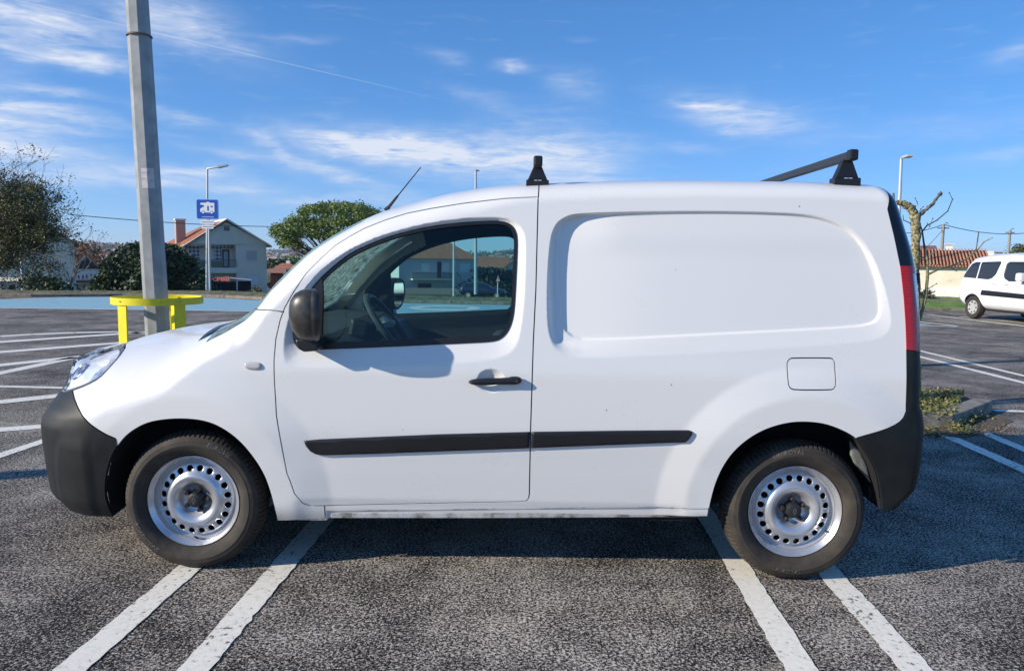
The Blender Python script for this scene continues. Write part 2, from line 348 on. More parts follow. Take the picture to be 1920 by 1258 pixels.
addline(offs(HL[1:-2],-.011,False),False); addline(offs(HL[1:-2],.011,False),False)
addline([(x,float(sill(x))) for x in np.linspace(-.5,3.4,300)],False)
for d_ in(0.,-.007): addline([(x,float(SLZ[0]+(x-SLX[0])*(SLZ[1]-SLZ[0])/(SLX[1]-SLX[0]))+d_) for x in np.linspace(.6,2.35,120)],False)
for d in(.007,.016): 
    addline(offs(resample(PAN_O,.012),-d),True)
addline(offs(resample(PAN_I,.012),.004),True); addline(offs(resample(PAN_I,.012),.0085),True); addline(offs(resample(PAN_I,.012),.013),True); addline(offs(resample(DISH,.012),-.008),True)
for cx,cz,rads in((0,.33,(.47,.48,.61,.63)),(2.70,.345,(.50,.51,.615,.63))):
    for rr_ in rads: addline([(cx+rr_*math.cos(a),cz+rr_*math.sin(a)) for a in np.linspace(-.1,math.pi+.1,120)],False)
g=np.stack(np.meshgrid(np.arange(-.95,3.4,.013),np.arange(.15,1.83,.013)),-1).reshape(-1,2); g[:,0]+=.0065*((np.round(g[:,1]/.013).astype(int))%2)
g=g+rng.uniform(-.001,.001,g.shape)
ex=[]
for dlt in(.0004,.0015,.004,.008,.014,.022,.032,.045,.06):
    ex+=[(x,float(ZTOP(x))-dlt) for x in np.arange(-.94,3.12,.013)]
    ex+=[(float(XF(z))+dlt,z) for z in np.arange(.15,.93,.013)]; ex+=[(float(XR(z))-dlt,z) for z in np.arange(.2,1.79,.013)]
g=np.vstack([g,ex]); hg=np.stack(np.meshgrid(np.arange(HC[0]-.07,HC[0]+.07,.0045),np.arange(HC[1]-.06,HC[1]+.06,.0045)),-1).reshape(-1,2); g=g[np.hypot((g[:,0]-HC[0])/.07,(g[:,1]-HC[1])/.06)>1]; g=np.vstack([g,hg[np.hypot((hg[:,0]-HC[0])/.07,(hg[:,1]-HC[1])/.06)<1]])
g=g[inpoly(g[:,0],g[:,1],PROF)]
pts=[Vector(p) for p in cp]+[Vector(p) for p in g]
V2,_,T2,_,_,_=delaunay_2d_cdt(pts,ce,[],0,2e-5)
V2=np.array([tuple(v) for v in V2]); T2=np.array([t for t in T2 if len(t)==3]); CE=V2[T2].mean(1); cx_,cz_=CE[:,0],CE[:,1]
inside=inpoly(cx_,cz_,PROF)&(cz_>sill(cx_))&~inpoly(cx_,cz_,ARCH_F)&~inpoly(cx_,cz_,ARCH_R)
reg=np.full(len(T2),'body',dtype=object); reg[~inside]='out'
def setr(mask,name,over=('body',)): 
    m=mask&np.isin(reg,list(over)); reg[m]=name
gap=np.zeros(len(T2),bool)
for p,c in GAPS: gap|=pdist(cx_,cz_,p,c)<GW
setr(gap,'gap')
setr(inpoly(cx_,cz_,HL)&(pdist(cx_,cz_,HL[1:-2],False)<.011),'bezel'); setr(inpoly(cx_,cz_,HL),'headlight'); setr(inpoly(cx_,cz_,BUMP_F),'front_bumper'); setr(inpoly(cx_,cz_,BUMP_R),'rear_bumper')
setr(inpoly(cx_,cz_,PIL),'pillar'); setr(inpoly(cx_,cz_,TAIL),'tail_light'); setr(inpoly(cx_,cz_,CORN),'corner'); setr(inpoly(cx_,cz_,WS),'windscreen'); setr(inpoly(cx_,cz_,COWL),'cowl')
w_=inpoly(cx_,cz_,WIN); sd_=-sdf(cx_,cz_,WIN)
setr(w_&(inpoly(cx_,cz_,SAIL)),'sail'); setr(w_&((sd_<.016)|inpoly(cx_,cz_,BOT)),'seal'); setr(w_,'glass')
setr(inpoly(cx_,cz_,FLAP),'flap'); setr(inpoly(cx_,cz_,DOOR),'door')
# rear doors: tail lamp / pillar stop near the corner, the face between them is white sheet metal; headlight and grille likewise
yc_=base_Y(cx_,cz_)
setr((yc_<.40)&(cx_>3.0),'body',('pillar','tail_light','corner')); setr((yc_<.30)&(cx_<0)&(cz_<.92),'grille',('headlight','bezel')); setr((yc_<.30)&(cx_<0),'body',('headlight','bezel'))
VY=Yf(V2[:,0],V2[:,1]); NP=surf_normals(V2[:,0],V2[:,1],1.)
def piece(names,sides=(-1,),off=0.,flange=.012,nrm=True):
    """vertices, faces, normals of the listed regions on the given sides"""
    T=T2[np.isin(reg,list(names))]
    vs=[];fs=[];ns=[]
    for s in sides:
        used,inv=np.unique(T.ravel(),return_inverse=True); t=inv.reshape(-1,3)
        n=NP[used].copy(); n[:,1]*=s
        p=np.stack([V2[used,0],VY[used]*s,V2[used,1]],1)+n*off
        b=len(vs) and sum(len(a) for a in vs); b=b or 0
        # orientation: (x,z) ccw seen from -y
        a=V2[T[:,0]];bb=V2[T[:,1]];c=V2[T[:,2]]; cr=(bb[:,0]-a[:,0])*(c[:,1]-a[:,1])-(bb[:,1]-a[:,1])*(c[:,0]-a[:,0])
        t=np.where((cr>0)[:,None],t,t[:,::-1])
        if s>0: t=t[:,::-1]
        vs.append(p);ns.append(n);fs.append(t+b)
        if flange:
            e=np.vstack([t[:,[0,1]],t[:,[1,2]],t[:,[2,0]]]); key=np.sort(e,1); _,idx,cnt=np.unique(key,axis=0,return_index=True,return_counts=True)
            e=e[idx[cnt==1]]
            # skip edges on the centre plane
            e=e[(np.abs(p[e[:,0],1])>1e-3)|(np.abs(p[e[:,1],1])>1e-3)]
            if len(e):
                p0,p1=p[e[:,0]],p[e[:,1]]; q0=p0-n[e[:,0]]*flange; q1=p1-n[e[:,1]]*flange
                fn=np.cross(p1-p0,-n[e[:,0]]); fn=-fn/(np.linalg.norm(fn,axis=1)[:,None]+1e-12)
                b2=b+len(p); m=len(e); i=np.arange(m)
                vs.append(np.concatenate([p0,p1,q0,q1])); ns.append(np.concatenate([fn]*4))
                fs.append(('q',np.stack([b2+m+i,b2+i,b2+2*m+i,b2+3*m+i],1)))
    V=np.vstack(vs); Nn=np.vstack(ns); F=[]
    for f in fs:
        F+= (f[1].tolist() if isinstance(f,tuple) else f.tolist())
    return V,F,Nn
def mesh_n(name,V,F,Nn,m,parent=None,**k):
    me=bpy.data.meshes.new(name); me.from_pydata(V.tolist(),[],F); me.materials.append(m)
    me.polygons.foreach_set('use_smooth',[True]*len(me.polygons))
    me.normals_split_custom_set_from_vertices([tuple(x) for x in Nn]); return link(name,me,parent,**k)
def inflate(poly,hgt,rnd,step,base,s=-1,off=0.,ext=None):
    """a raised, round-edged piece standing on surface base(x,z); its outline poly in (x,z)"""
    poly=resample(poly,step); x0,z0=poly.min(0); x1,z1=poly.max(0)
    gg=np.stack(np.meshgrid(np.arange(x0,x1,step),np.arange(z0,z1,step)),-1).reshape(-1,2)
    gg=gg[inpoly(gg[:,0],gg[:,1],poly)&(pdist(gg[:,0],gg[:,1],poly)>step*.35)]
    rings=[offs(poly,-d) for d in (rnd*.08,rnd*.3,rnd*.65)]
    gg=np.vstack([gg]+[r[inpoly(r[:,0],r[:,1],poly)] for r in rings])
    n=len(poly); P=[Vector(p) for p in poly]+[Vector(p) for p in gg]
    v,_,t,_,_,_=delaunay_2d_cdt(P,[(i,(i+1)%n) for i in range(n)],[],1,1e-6)
    v=np.array([tuple(q) for q in v]); t=[q for q in t if len(q)==3]
    def H(x,z):
        d=np.clip(pdist(x,z,poly)/rnd,0,1); return base(x,z)+off+hgt*np.sqrt(np.clip(1-(1-d)**2,0,1))*(ext(x,z) if ext else 1)
    y=H(v[:,0],v[:,1]); e=3e-4
    gx=(H(v[:,0]+e,v[:,1])-H(v[:,0]-e,v[:,1]))/(2*e); gz=(H(v[:,0],v[:,1]+e)-H(v[:,0],v[:,1]-e))/(2*e)
    nn=np.stack([-gx,np.ones_like(gx),-gz],1); nn/=np.linalg.norm(nn,axis=1)[:,None]; nn[:,1]*=s
    VV=np.stack([v[:,0],y*s,v[:,1]],1); F=[]
    for q in t:
        a,b,c=v[list(q)]; cr=(b[0]-a[0])*(c[1]-a[1])-(b[1]-a[1])*(c[0]-a[0]); q=tuple(q) if cr>0 else tuple(q)[::-1]
        F.append(q if s<0 else q[::-1])
    return VV,F,nn
# ---- van materials
def van_paint():
    """white lacquer with a faint film of road dust low down and a few stone chips"""
    m=mat('van_paint',(.815,.80,.768),.30,spec=.5,coat=.55); nt=m.node_tree; p=nt.nodes['Principled BSDF']; t=nt.nodes.new('ShaderNodeTexCoord')
    v=nt.nodes.new('ShaderNodeTexVoronoi'); v.inputs['Scale'].default_value=7.; nt.links.new(t.outputs['Object'],v.inputs['Vector'])
    def mth(op,a,b):
        n=nt.nodes.new('ShaderNodeMath'); n.operation=op
        for i,q in enumerate((a,b)):
            if isinstance(q,(int,float)): n.inputs[i].default_value=q
            else: nt.links.new(q,n.inputs[i])
        return n.outputs[0]
    sp=nt.nodes.new('ShaderNodeSeparateColor'); nt.links.new(v.outputs['Color'],sp.inputs[0])
    chip=mth('MULTIPLY',mth('LESS_THAN',v.outputs['Distance'],.022),mth('GREATER_THAN',sp.outputs[0],.62))
    n=nt.nodes.new('ShaderNodeTexNoise'); n.inputs['Scale'].default_value=3.; n.inputs['Detail'].default_value=8; n.inputs['Roughness'].default_value=.7; nt.links.new(t.outputs['Object'],n.inputs['Vector'])
    x=nt.nodes.new('ShaderNodeSeparateXYZ'); nt.links.new(t.outputs['Object'],x.inputs[0])
    lo=nt.nodes.new('ShaderNodeMapRange'); lo.inputs[1].default_value=.24; lo.inputs[2].default_value=.36; lo.inputs[3].default_value=1.; lo.inputs[4].default_value=0.; nt.links.new(x.outputs[2],lo.inputs[0])
    dirt=mth('MULTIPLY',mth('MULTIPLY',lo.outputs[0],lo.outputs[0]),mth('MULTIPLY',n.outputs['Fac'],1.25))
    a=nt.nodes.new('ShaderNodeMix'); a.data_type='RGBA'; nt.links.new(dirt,a.inputs['Factor']); a.inputs['A'].default_value=(.815,.80,.768,1); a.inputs['B'].default_value=(.25,.235,.21,1)
    b=nt.nodes.new('ShaderNodeMix'); b.data_type='RGBA'; nt.links.new(chip,b.inputs['Factor']); nt.links.new(a.outputs['Result'],b.inputs['A']); b.inputs['B'].default_value=(.12,.11,.10,1)
    nt.links.new(b.outputs['Result'],p.inputs['Base Color']); r=mth('ADD',mth('MULTIPLY',n.outputs['Fac'],.14),.22); nt.links.new(r,p.inputs['Roughness']); return m
M_paint=van_paint()
M_black=mat('bumper_plastic',(.022,.024,.026),.55,spec=.35,noise=(9,5,[(.3,(.006,.0075,.008)),(.7,(.015,.018,.019))]),bump=(700,.12,.0006))
M_trim=mat('trim_black',(.012,.012,.014),.42)
M_gloss=mat('gloss_black',(.006,.007,.012),.12)
M_rub=mat('window_rubber',(.012,.010,.010),.38)
M_void=mat('joint_dark',(.008,.008,.010),.9)
M_int=mat('cabin_dark',(.035,.04,.05),.75)
M_beige=mat('pillar_trim',(.78,.78,.68),.7,noise=(6,4,[(.3,(.74,.74,.64)),(.7,(.82,.82,.74))]))
M_glassS=glass('side_glass',(.62,.83,.81),.7)
M_glassW=glass('screen_glass',(.72,.88,.86),.8)
def dew(m,amt=.30):
    """damp windscreen: a thin scattering film of dew, patchy"""
    nt=m.node_tree; o=nt.nodes['Material Output']; sh=o.inputs[0].links[0].from_socket; d=nt.nodes.new('ShaderNodeBsdfTranslucent'); d.inputs[0].default_value=(.42,.55,.50,1); d2=nt.nodes.new('ShaderNodeBsdfDiffuse'); d2.inputs[0].default_value=(.42,.55,.50,1)
    a=nt.nodes.new('ShaderNodeAddShader'); nt.links.new(d.outputs[0],a.inputs[0]); nt.links.new(d2.outputs[0],a.inputs[1])
    t=nt.nodes.new('ShaderNodeTexCoord'); n=nt.nodes.new('ShaderNodeTexNoise'); n.inputs['Scale'].default_value=34; n.inputs['Detail'].default_value=6; nt.links.new(t.outputs['Object'],n.inputs['Vector'])
    r=nt.nodes.new('ShaderNodeMapRange'); r.inputs[1].default_value=.35; r.inputs[2].default_value=.7; r.inputs[3].default_value=amt*.35; r.inputs[4].default_value=amt*1.6; nt.links.new(n.outputs['Fac'],r.inputs[0])
    x=nt.nodes.new('ShaderNodeMixShader'); nt.links.new(r.outputs[0],x.inputs[0]); nt.links.new(sh,x.inputs[1]); nt.links.new(a.outputs[0],x.inputs[2]); nt.links.new(x.outputs[0],o.inputs[0])
dew(M_glassW,.22)
M_red=mat('tail_red',(.42,.006,.010),.12,coat=1)
M_clear=mat('lamp_clear',(.55,.60,.68),.1,coat=1)
M_lens=glass('lamp_lens',(.95,.96,.98),.7,.02,1.22)
def lamp_painted_glints():
    """lamp reflector with bright and bluish reflections painted in as random colour cells, some mirror-like"""
    m=mat('lamp_reflector',(.95,.95,.96),.15,bump=(9,.3,.05)); nt=m.node_tree; p=nt.nodes['Principled BSDF']; t=nt.nodes.new('ShaderNodeTexCoord'); mp=nt.nodes.new('ShaderNodeMapping'); mp.inputs['Scale'].default_value=(9,5,15); mp.inputs['Rotation'].default_value=(0,R_(38),0)
    v=nt.nodes.new('ShaderNodeTexVoronoi'); v.distance='CHEBYCHEV'; v.inputs['Scale'].default_value=1.; nt.links.new(t.outputs['Object'],mp.inputs[0]); nt.links.new(mp.outputs[0],v.inputs['Vector'])
    sp=nt.nodes.new('ShaderNodeSeparateColor'); nt.links.new(v.outputs['Color'],sp.inputs[0]); g=nt.nodes.new('ShaderNodeMath'); g.operation='GREATER_THAN'; nt.links.new(sp.outputs[0],g.inputs[0]); g.inputs[1].default_value=.55; nt.links.new(g.outputs[0],p.inputs['Metallic'])
    x=nt.nodes.new('ShaderNodeMix'); x.data_type='RGBA'; nt.links.new(sp.outputs[1],x.inputs['Factor']); x.inputs['A'].default_value=(.95,.95,.96,1); x.inputs['B'].default_value=(.62,.70,.86,1); nt.links.new(x.outputs['Result'],p.inputs['Base Color']); return m
M_refl=lamp_painted_glints()
M_bezel=mat('lamp_bezel',(.10,.11,.12),.3)
M_tyre=mat('tyre_rubber',(.03,.028,.025),.8,noise=(7,6,[(.3,(.020,.017,.015)),(.5,(.040,.033,.026)),(.68,(.075,.058,.041))]),bump=(500,.15,.0006))
M_rim=mat('wheel_silver',(.62,.63,.65),.30,metal=.7,noise=(8,4,[(.3,(.56,.57,.60)),(.7,(.68,.69,.71))]))
M_letter=mat('tyre_letter',(.11,.10,.085),.6)
M_hub=mat('hub_black',(.018,.018,.019),.5); M_bolt=mat('bolt_steel',(.085,.07,.062),.5,metal=.5); M_mirror=mat('mirror_glass',(.85,.87,.88),.02,metal=1)
M_orange=mat('indicator_lens',(.55,.52,.50),.15,coat=1)
def ridge_mat():
    m=mat('tail_red_ridged',(.45,.008,.012),.14,coat=.8); nt=m.node_tree; p=nt.nodes['Principled BSDF']
    t=nt.nodes.new('ShaderNodeTexCoord'); w=nt.nodes.new('ShaderNodeTexWave'); w.bands_direction='Z'; w.inputs['Scale'].default_value=32; w.inputs['Distortion'].default_value=0
    nt.links.new(t.outputs['Object'],w.inputs['Vector']); b=nt.nodes.new('ShaderNodeBump'); b.inputs['Strength'].default_value=.6; b.inputs['Distance'].default_value=.004
    nt.links.new(w.outputs['Fac'],b.inputs['Height']); nt.links.new(b.outputs[0],p.inputs['Normal']); return m
M_tail=ridge_mat()
M_bowl=mat('lamp_bowl',(.55,.60,.70),.08,metal=.9); M_amber=mat('indicator_amber',(.55,.40,.28),.2)
van=empty('cargo_van',(0,0,0),label='nearest white panel van with black bumpers, roof bars and silver steel wheels',cat='van')
BS=(-1,1)
mesh_n('body',*piece(['body'],BS),M_paint,van)
mesh_n('front_bumper',*piece(['front_bumper'],BS,off=.002),M_black,van)
mesh_n('rear_bumper',*piece(['rear_bumper'],BS,off=.003),M_black,van)
mesh_n('grille',*piece(['grille'],BS,off=-.01),M_trim,van)
mesh_n('windscreen',*piece(['windscreen'],BS,off=.002,flange=.006),M_glassW,van)
mesh_n('cowl',*piece(['cowl'],BS,off=-.012),M_trim,van)
for s in BS:
    mesh_n('window_pillar_cover',*piece(['pillar'],(s,),off=.001),M_gloss,van)
    mesh_n('corner_panel',*piece(['corner'],(s,),off=.001),M_black,van)
    tl=mesh_n('tail_light',*piece(['tail_light'],(s,),off=.004),M_tail,van)
    hl=mesh_n('headlight',*piece(['headlight'],(s,),off=.001),M_lens,van)
    mesh_n('reflector',*piece(['headlight'],(s,),off=-.016,flange=0),M_refl,hl); mesh_n('bezel',*piece(['bezel'],(s,),off=-.002),M_bezel,hl)
    for (lx,lz,lr,dx,dz) in((-.79,.80,.062,0,0),(-.66,.865,.05,0,0),(-.80,.69,.034,0,0)):   # two lamp bowls and the turn indicator behind the lens
        ly=float(base_Y(lx,lz)); nn_=surf_normals(np.array([lx]),np.array([lz]),s)[0]; c=np.array([lx,ly*s,lz]); 
        u_=np.cross(nn_,(0,0,1.)); u_/=np.linalg.norm(u_); w_v=np.cross(nn_,u_); b=MB(); V=[];ring_=[(1.,-.0135),(.93,-.0128),(.86,-.015),(.5,-.0155),(.3,-.0135),(.0,-.012)]
        for rr_,h_ in ring_:
            for k in range(24): a=2*math.pi*k/24; V.append(c+nn_*h_+(u_*math.cos(a)+w_v*math.sin(a))*lr*rr_)
        b.add(V,[(i*24+k,i*24+(k+1)%24,(i+1)*24+(k+1)%24,(i+1)*24+k) for i in range(5) for k in range(24)]); b.build('lamp_bowl',M_bowl if lr>.04 else M_amber,hl,smooth=True)
    mesh_n('fuel_flap' if s<0 else 'side_flap',*piece(['flap'],(s,),off=.0005),M_paint,van)
    dr=mesh_n('door',*piece(['door'],(s,),off=0),M_paint,van)
    mesh_n('window_frame',*piece(['seal'],(s,),off=.004),M_rub,dr)
    mesh_n('mirror_sail',*piece(['sail'],(s,),off=.006),M_trim,dr)
    mesh_n('window_glass',*piece(['glass'],(s,),off=-.006,flange=0),M_glassS,dr)
    # moulding strips
    q=P2([(570,826),(600,823.2),(826,813.7),(993.6,809.3),(992.3,840),(711.7,850.3),(606,853.4),(592,851),(582,845),(574,835)])
    mesh_n('side_moulding',*inflate(q,.013,.008,.012,Yf,s),M_trim,dr)
    q=P2([(997.5,809.2),(1160,807),(1292,806),(1298,808.5),(1297,814),(1290,824),(1284,829),(1160,833.5),(996,839.8)])
    mesh_n('side_moulding',*inflate(q,.013,.008,.012,Yf,s),M_trim,van)
    # handle bar
    q=P2(chaikin([(876.5,715.5),(886,710),(905,708.5),(950,707.5),(963,704.5),(975,706),(979,711),(976,718),(966,721),(945,720),(905,722),(886,721)],n=1))
    h0,h1=q[:,0].min(),q[:,0].max()
    V,F,Nn=inflate(q,.020,.014,.006,base_Y,s,off=.010); hd=mesh_n('door_handle',V,F,Nn,M_trim,dr)
    kx,kz=P2([(969,712.5)])[0]; kb=float(base_Y(kx,kz))+.030
    b=MB(); b.lathe([(0,0),(.0065,0),(.0075,.003*-s),(.0075,.010*-s)],16,(kx,kb*s,kz)); b.build('lock_cylinder',M_bolt,hd,smooth=True)
    # indicator
    q=P2(chaikin([(458,681),(465,678.5),(485,678.5),(491,683),(491,689),(486,693),(466,692.5),(459,689)],n=1))
    mesh_n('side_indicator',*inflate(q,.009,.012,.005,Yf,s,off=.001),M_orange,van)
    # clear strip of the tail lamp
    zt=np.linspace(1.17,1.385,9); pp=[(float(XR(z))-.062-.022*math.sin((z-1.17)/.215*math.pi*.5+.3),z) for z in zt]+[(float(XR(z))-.012,z) for z in zt[::-1]]
    V,F,Nn=inflate(np.array(pp),.004,.01,.008,Yf,s,off=.002); mesh_n('reversing_lens',V,F,Nn,M_clear,tl)
    # rear reflector, mud guard behind the wheel
    V,F,Nn=inflate(np.array([(3.290,.60),(3.300,.60),(3.300,.70),(3.290,.70)]),.004,.004,.01,Yf,s,off=.004); mesh_n('reflector',V,F,Nn,M_red,van)
    q=P2([(1612,835),(1632,858),(1643,885),(1647,915),(1636,900),(1618,880),(1611,862)])
    mesh_n('mud_guard',*inflate(q,.01,.01,.012,lambda x,z:.80+0*x,s),mat('mud_guard',(.16,.17,.16),.7,noise=(30,4,[(.3,(.10,.11,.10)),(.7,(.22,.23,.21))])),van)
for s in BS:
    for z_ in(1.36,.83): b=MB(); xx_=np.linspace(3.0,3.35,400); xr_=float(xx_[base_Y(xx_,z_+0*xx_)>.72].max()); y0_,y1_=sorted((s*.70,s*.745)); b.box(xr_-.02,xr_+.020,y0_,y1_,z_-.028,z_+.022); b.build('door_hinge',M_trim if z_>1 else M_paint,van,bevel=.004)
    b=MB(); c=np.array([-.775,s*.56,.40]); n_=np.array([-.80,s*.60,0.]); b.tube([c-n_*.03,c+n_*.040],[.058,.058],20); b.tube([c+n_*.040,c+n_*.046],[.058,.046],20); b.build('fog_lamp',M_clear,van,smooth=True,ang=40)
# dark inner skin: closes the joints, seen as the cabin lining through the windows
reg_keep=reg.copy()
inner=[n for n in('body','front_bumper','rear_bumper','pillar','corner','tail_light','flap','gap','door','seal','sail','cowl','grille')]
ap=(CE[:,0]>.0)&(CE[:,0]<.82)&(CE[:,1]>1.04)&np.isin(reg,['body','door','gap'])&(sdf(CE[:,0],CE[:,1],WIN)>.062)
reg[ap]='apillar'
def lining(name,names,off,m):
    V,F,Nn=piece(names,BS,off=off,flange=0); mesh_n(name,V,F,Nn,m,van)
lining('inner_lining',[n for n in inner],-.017,M_int)
lining('pillar_lining',['apillar'],-.075,M_beige)
reg=reg_keep
# wheel housings
for poly,x0 in((ARCH_F,0),(ARCH_R,2.697)):
    for s in BS:
        b=MB(); p=[tuple(q) for q in poly if q[1]>sill(q[0])-.02]; n=len(p)
        vs=[(x,s*(float(base_Y(x,z))-.006),z) for x,z in p]+[(x0+(x-x0)*1.02,s*.60,z+.01) for x,z in p]
        b.add(vs,[(i,i+1,n+i+1,n+i) for i in range(n-1)]+[tuple(range(n,2*n))]); b.build('wheel_housing',M_void,van,smooth=True)
# floor, engine bay closure, sills underneath
b=MB(); b.box(-.55,3.0,-.60,.60,.27,.34); b.box(.44,2.26,-.835,.835,.262,.30); b.box(3.05,3.2,-.78,.78,.36,.42); b.box(-.62,-.42,-.6,.6,.27,.30)
b.build('floor_pan',M_void,van)
b=MB(); b.prism([(.47,.236),(.60,.236),(.62,.262),(.47,.262)],-.845,-.80); b.prism([(.62,.250),(1.3,.262),(2.27,.285),(2.27,.31),(.62,.275)],-.850,-.79)
b.build('sill_seam',mat('sill_dirty',(.45,.46,.47),.6,noise=(11,6,[(.38,(.16,.14,.12)),(.46,(.36,.35,.33)),(.6,(.5,.5,.5))])),van,bevel=.004)
# bulkhead, seats, dash, wheel
b=MB(); b.prism([(1.60,.34),(1.64,.34),(1.64,1.70),(1.60,1.70)],-.74,.74); b.build('bulkhead',M_int,van)
M_dash=mat('dashboard',(.055,.06,.068),.6,bump=(300,.2,.001))
b=MB(); b.prism([(.28,.5),(.86,.5),(.80,.92),(.70,1.02),(.58,1.065),(.30,1.085),(.15,1.06)],-.80,.80); b.build('dashboard',M_dash,van,bevel=.02)
b=MB(); b.prism([(.62,1.03),(.72,1.02),(.74,1.10),(.64,1.13)],-.52,-.22); b.build('instrument_hood',M_trim,van,bevel=.02)
for s in BS:
    b=MB(); b.box(1.02,1.48,s*.38-.25,s*.38+.25,.55,.70); sc=b.build('seat',mat('seat_cloth',(.06,.065,.075),.9),van,bevel=.04)
    b=MB(); b.prism([(1.40,.66),(1.50,.66),(1.585,1.16),(1.50,1.20)],s*.38-.23,s*.38+.23); b.build('backrest',MATS['seat_cloth'],sc,bevel=.04)
stc=np.array(at(731,612,-.40)); 
wh=MB(); ax=np.array([.80,0,.60]); ax/=np.linalg.norm(ax); u=np.array([0,1,0]); v=np.cross(ax,u)
ringp=[stc+.185*(math.cos(a)*u+math.sin(a)*v) for a in np.linspace(0,2*math.pi,49)]
wh.tube(ringp,.0155,10,cap=False)
for a in(0.1,math.pi-.1,-math.pi/2): wh.tube([stc,stc-ax*.01+.18*(math.cos(a)*u+math.sin(a)*v)],[.028,.016],8)
wh.tube([stc-ax*.05,stc+ax*.005],[.06,.06],16); wh.tube([stc-ax*.3,stc-ax*.04],[.04,.03],10)
wh.build('steering_wheel',mat('wheel_leather',(.06,.068,.068),.35),van,smooth=True)
# mirrors
for s in BS:
    MC=1.010
    def ring(t,x,ys,zs):
        c=[]
        for k in range(28):
            a=2*math.pi*k/28; ca,sa=math.cos(a),math.sin(a); e=.62
            yo=ys*np.sign(ca)*abs(ca)**e; c.append((x+.30*yo*(x-xa)/wdt*(1 if True else 0),s*(MC+yo),1.120+zs*np.sign(sa)*abs(sa)**e*(1-.60*(sa<0)*(ca>0)*abs(ca))))
        return c
    A=np.array(at(545.5,600,-1.01)); B=np.array(at(603,600,-1.01)); xa,xb=A[0],B[0]; wdt=xb-xa
    zt_=at(575,541,-1.0)[2]; zb_=at(575,640,-1.0)[2]; zc=.5*(zt_+zb_); hz_=.5*(zt_-zb_)
    st_=[(0.,.25),(.03,.45),(.10,.66),(.22,.84),(.38,.95),(.55,1.),(.74,1.),(.77,.985),(.79,1.),(.93,.98),(1.,.90)]
    vs=[]
    for f_,k_ in st_:
        for (x,y,z) in ring(0,xa+f_*wdt*.93,.095*k_,hz_*k_): vs.append((x,y,z-1.120+zc))
    fs=[(i*28+k,i*28+(k+1)%28,(i+1)*28+(k+1)%28,(i+1)*28+k) for i in range(len(st_)-1) for k in range(28)]+[tuple(range(28))]
    # recessed glass seat
    vs+=[(x-.008,s*MC+(y-s*MC)*.9,zc+(z-zc)*.9) for x,y,z in vs[-28:]]; m_=len(st_)*28
    fs+=[(m_-28+k,m_-28+(k+1)%28,m_+(k+1)%28,m_+k) for k in range(28)]
    b=MB(); b.add(vs,fs); mi=b.build('wing_mirror',mat('mirror_shell',(.035,.033,.031),.38,noise=(30,5,[(.35,(.022,.021,.02)),(.62,(.055,.05,.045))])),van,smooth=True,ang=50)
    b=MB(); b.add([(x+.0015,y,z) for x,y,z in vs[-28:]],[tuple(range(28))]); b.build('mirror_glass',M_mirror,mi)
    ar=[at(px,py,-.96) for px,py in((556,636),(597,632),(600,650),(597,657),(572,659),(560,652))]
    b=MB(); b.prism([(q[0],q[2]) for q in ar],s*.86,s*.985); b.build('mirror_arm',M_trim,mi,bevel=.008)
# antenna on the roof
p0=at(727,391,0.); p1=at(789,314,0.); b=MB(); p0=p0-(p1-p0)*.06; d_=p1-p0
b.tube([p0,p0+d_*.10,p0+d_*.34,p0+d_*.36,p1],[.016,.009,.006,.0035,.003],8); b.build('roof_antenna',M_trim,van,smooth=True)
# roof bars
M_bar=mat('roof_bar_steel',(.035,.037,.042),.42,metal=.3)
def roof_bar(pf,w_bot,endpx,flip):
    """pf: photo pixels of the near foot (base left, base right, top left, top right)"""
    Yn=-.665
    q=[at(px,py,Yn) for px,py in pf]; xc=.5*(q[0][0]+q[1][0]); zb=q[0][2]-.02; zt=q[2][2]
    e=at(*endpx,Yn-.03); xe,ze=e[0],e[2]
    b=MB(); b.box(xe-.016,xe+.016,Yn-.035,-Yn+.035,ze-.018,ze+.018); bar=b.build('roof_bar',M_bar,van,bevel=.003)
    for s in BS:
        yy=s*abs(Yn); hw=.5*(q[1][0]-q[0][0]); ht=.5*(q[3][0]-q[2][0])
        b=MB(); zc=zb+.045
        # slab base then a tapering tower
        b.prism([(xc-hw,zb),(xc+hw,zb),(xc+hw*.98,zc),(xc-hw*.98,zc)],yy-.03,yy+.03)
        b.add([(xc-hw*.86,yy-.022,zc),(xc+hw*.86,yy-.022,zc),(xc+hw*.86,yy+.022,zc),(xc-hw*.86,yy+.022,zc),(xc-ht,yy-.018,ze-.012),(xc+ht,yy-.018,ze-.012),(xc+ht,yy+.018,ze-.012),(xc-ht,yy+.018,ze-.012)],
              [(0,1,5,4),(1,2,6,5),(2,3,7,6),(3,0,4,7),(4,5,6,7),(0,3,2,1)])
        ft=b.build('bar_foot',M_trim,bar,bevel=.003)
        b=MB(); b.box(xc-hw*.28,xc-hw*.02,yy-s*-.0305-.0006,yy-s*-.0305+.0006,zc-.004,zc-.001); b.box(xc+hw*.05,xc+hw*.33,yy+s*.0305-.0006,yy+s*.0305+.0006,zc-.004,zc-.001)
        b.build('clamp_slot',M_clear,ft)
        b=MB(); y0,y1=sorted((yy+s*.036,yy+s*.060)); b.box(xe-.020,xe+.020,y0-.02,y1,ze-.024,ze+.024); b.build('end_cap',M_trim,bar,bevel=.008)
roof_bar([(986,349),(1029,349),(1002,315),(1016,315)],0,(1008.5,305),0)
roof_bar([(1559,345),(1609,345),(1576,303),(1592,303)],0,(1593,293),0)
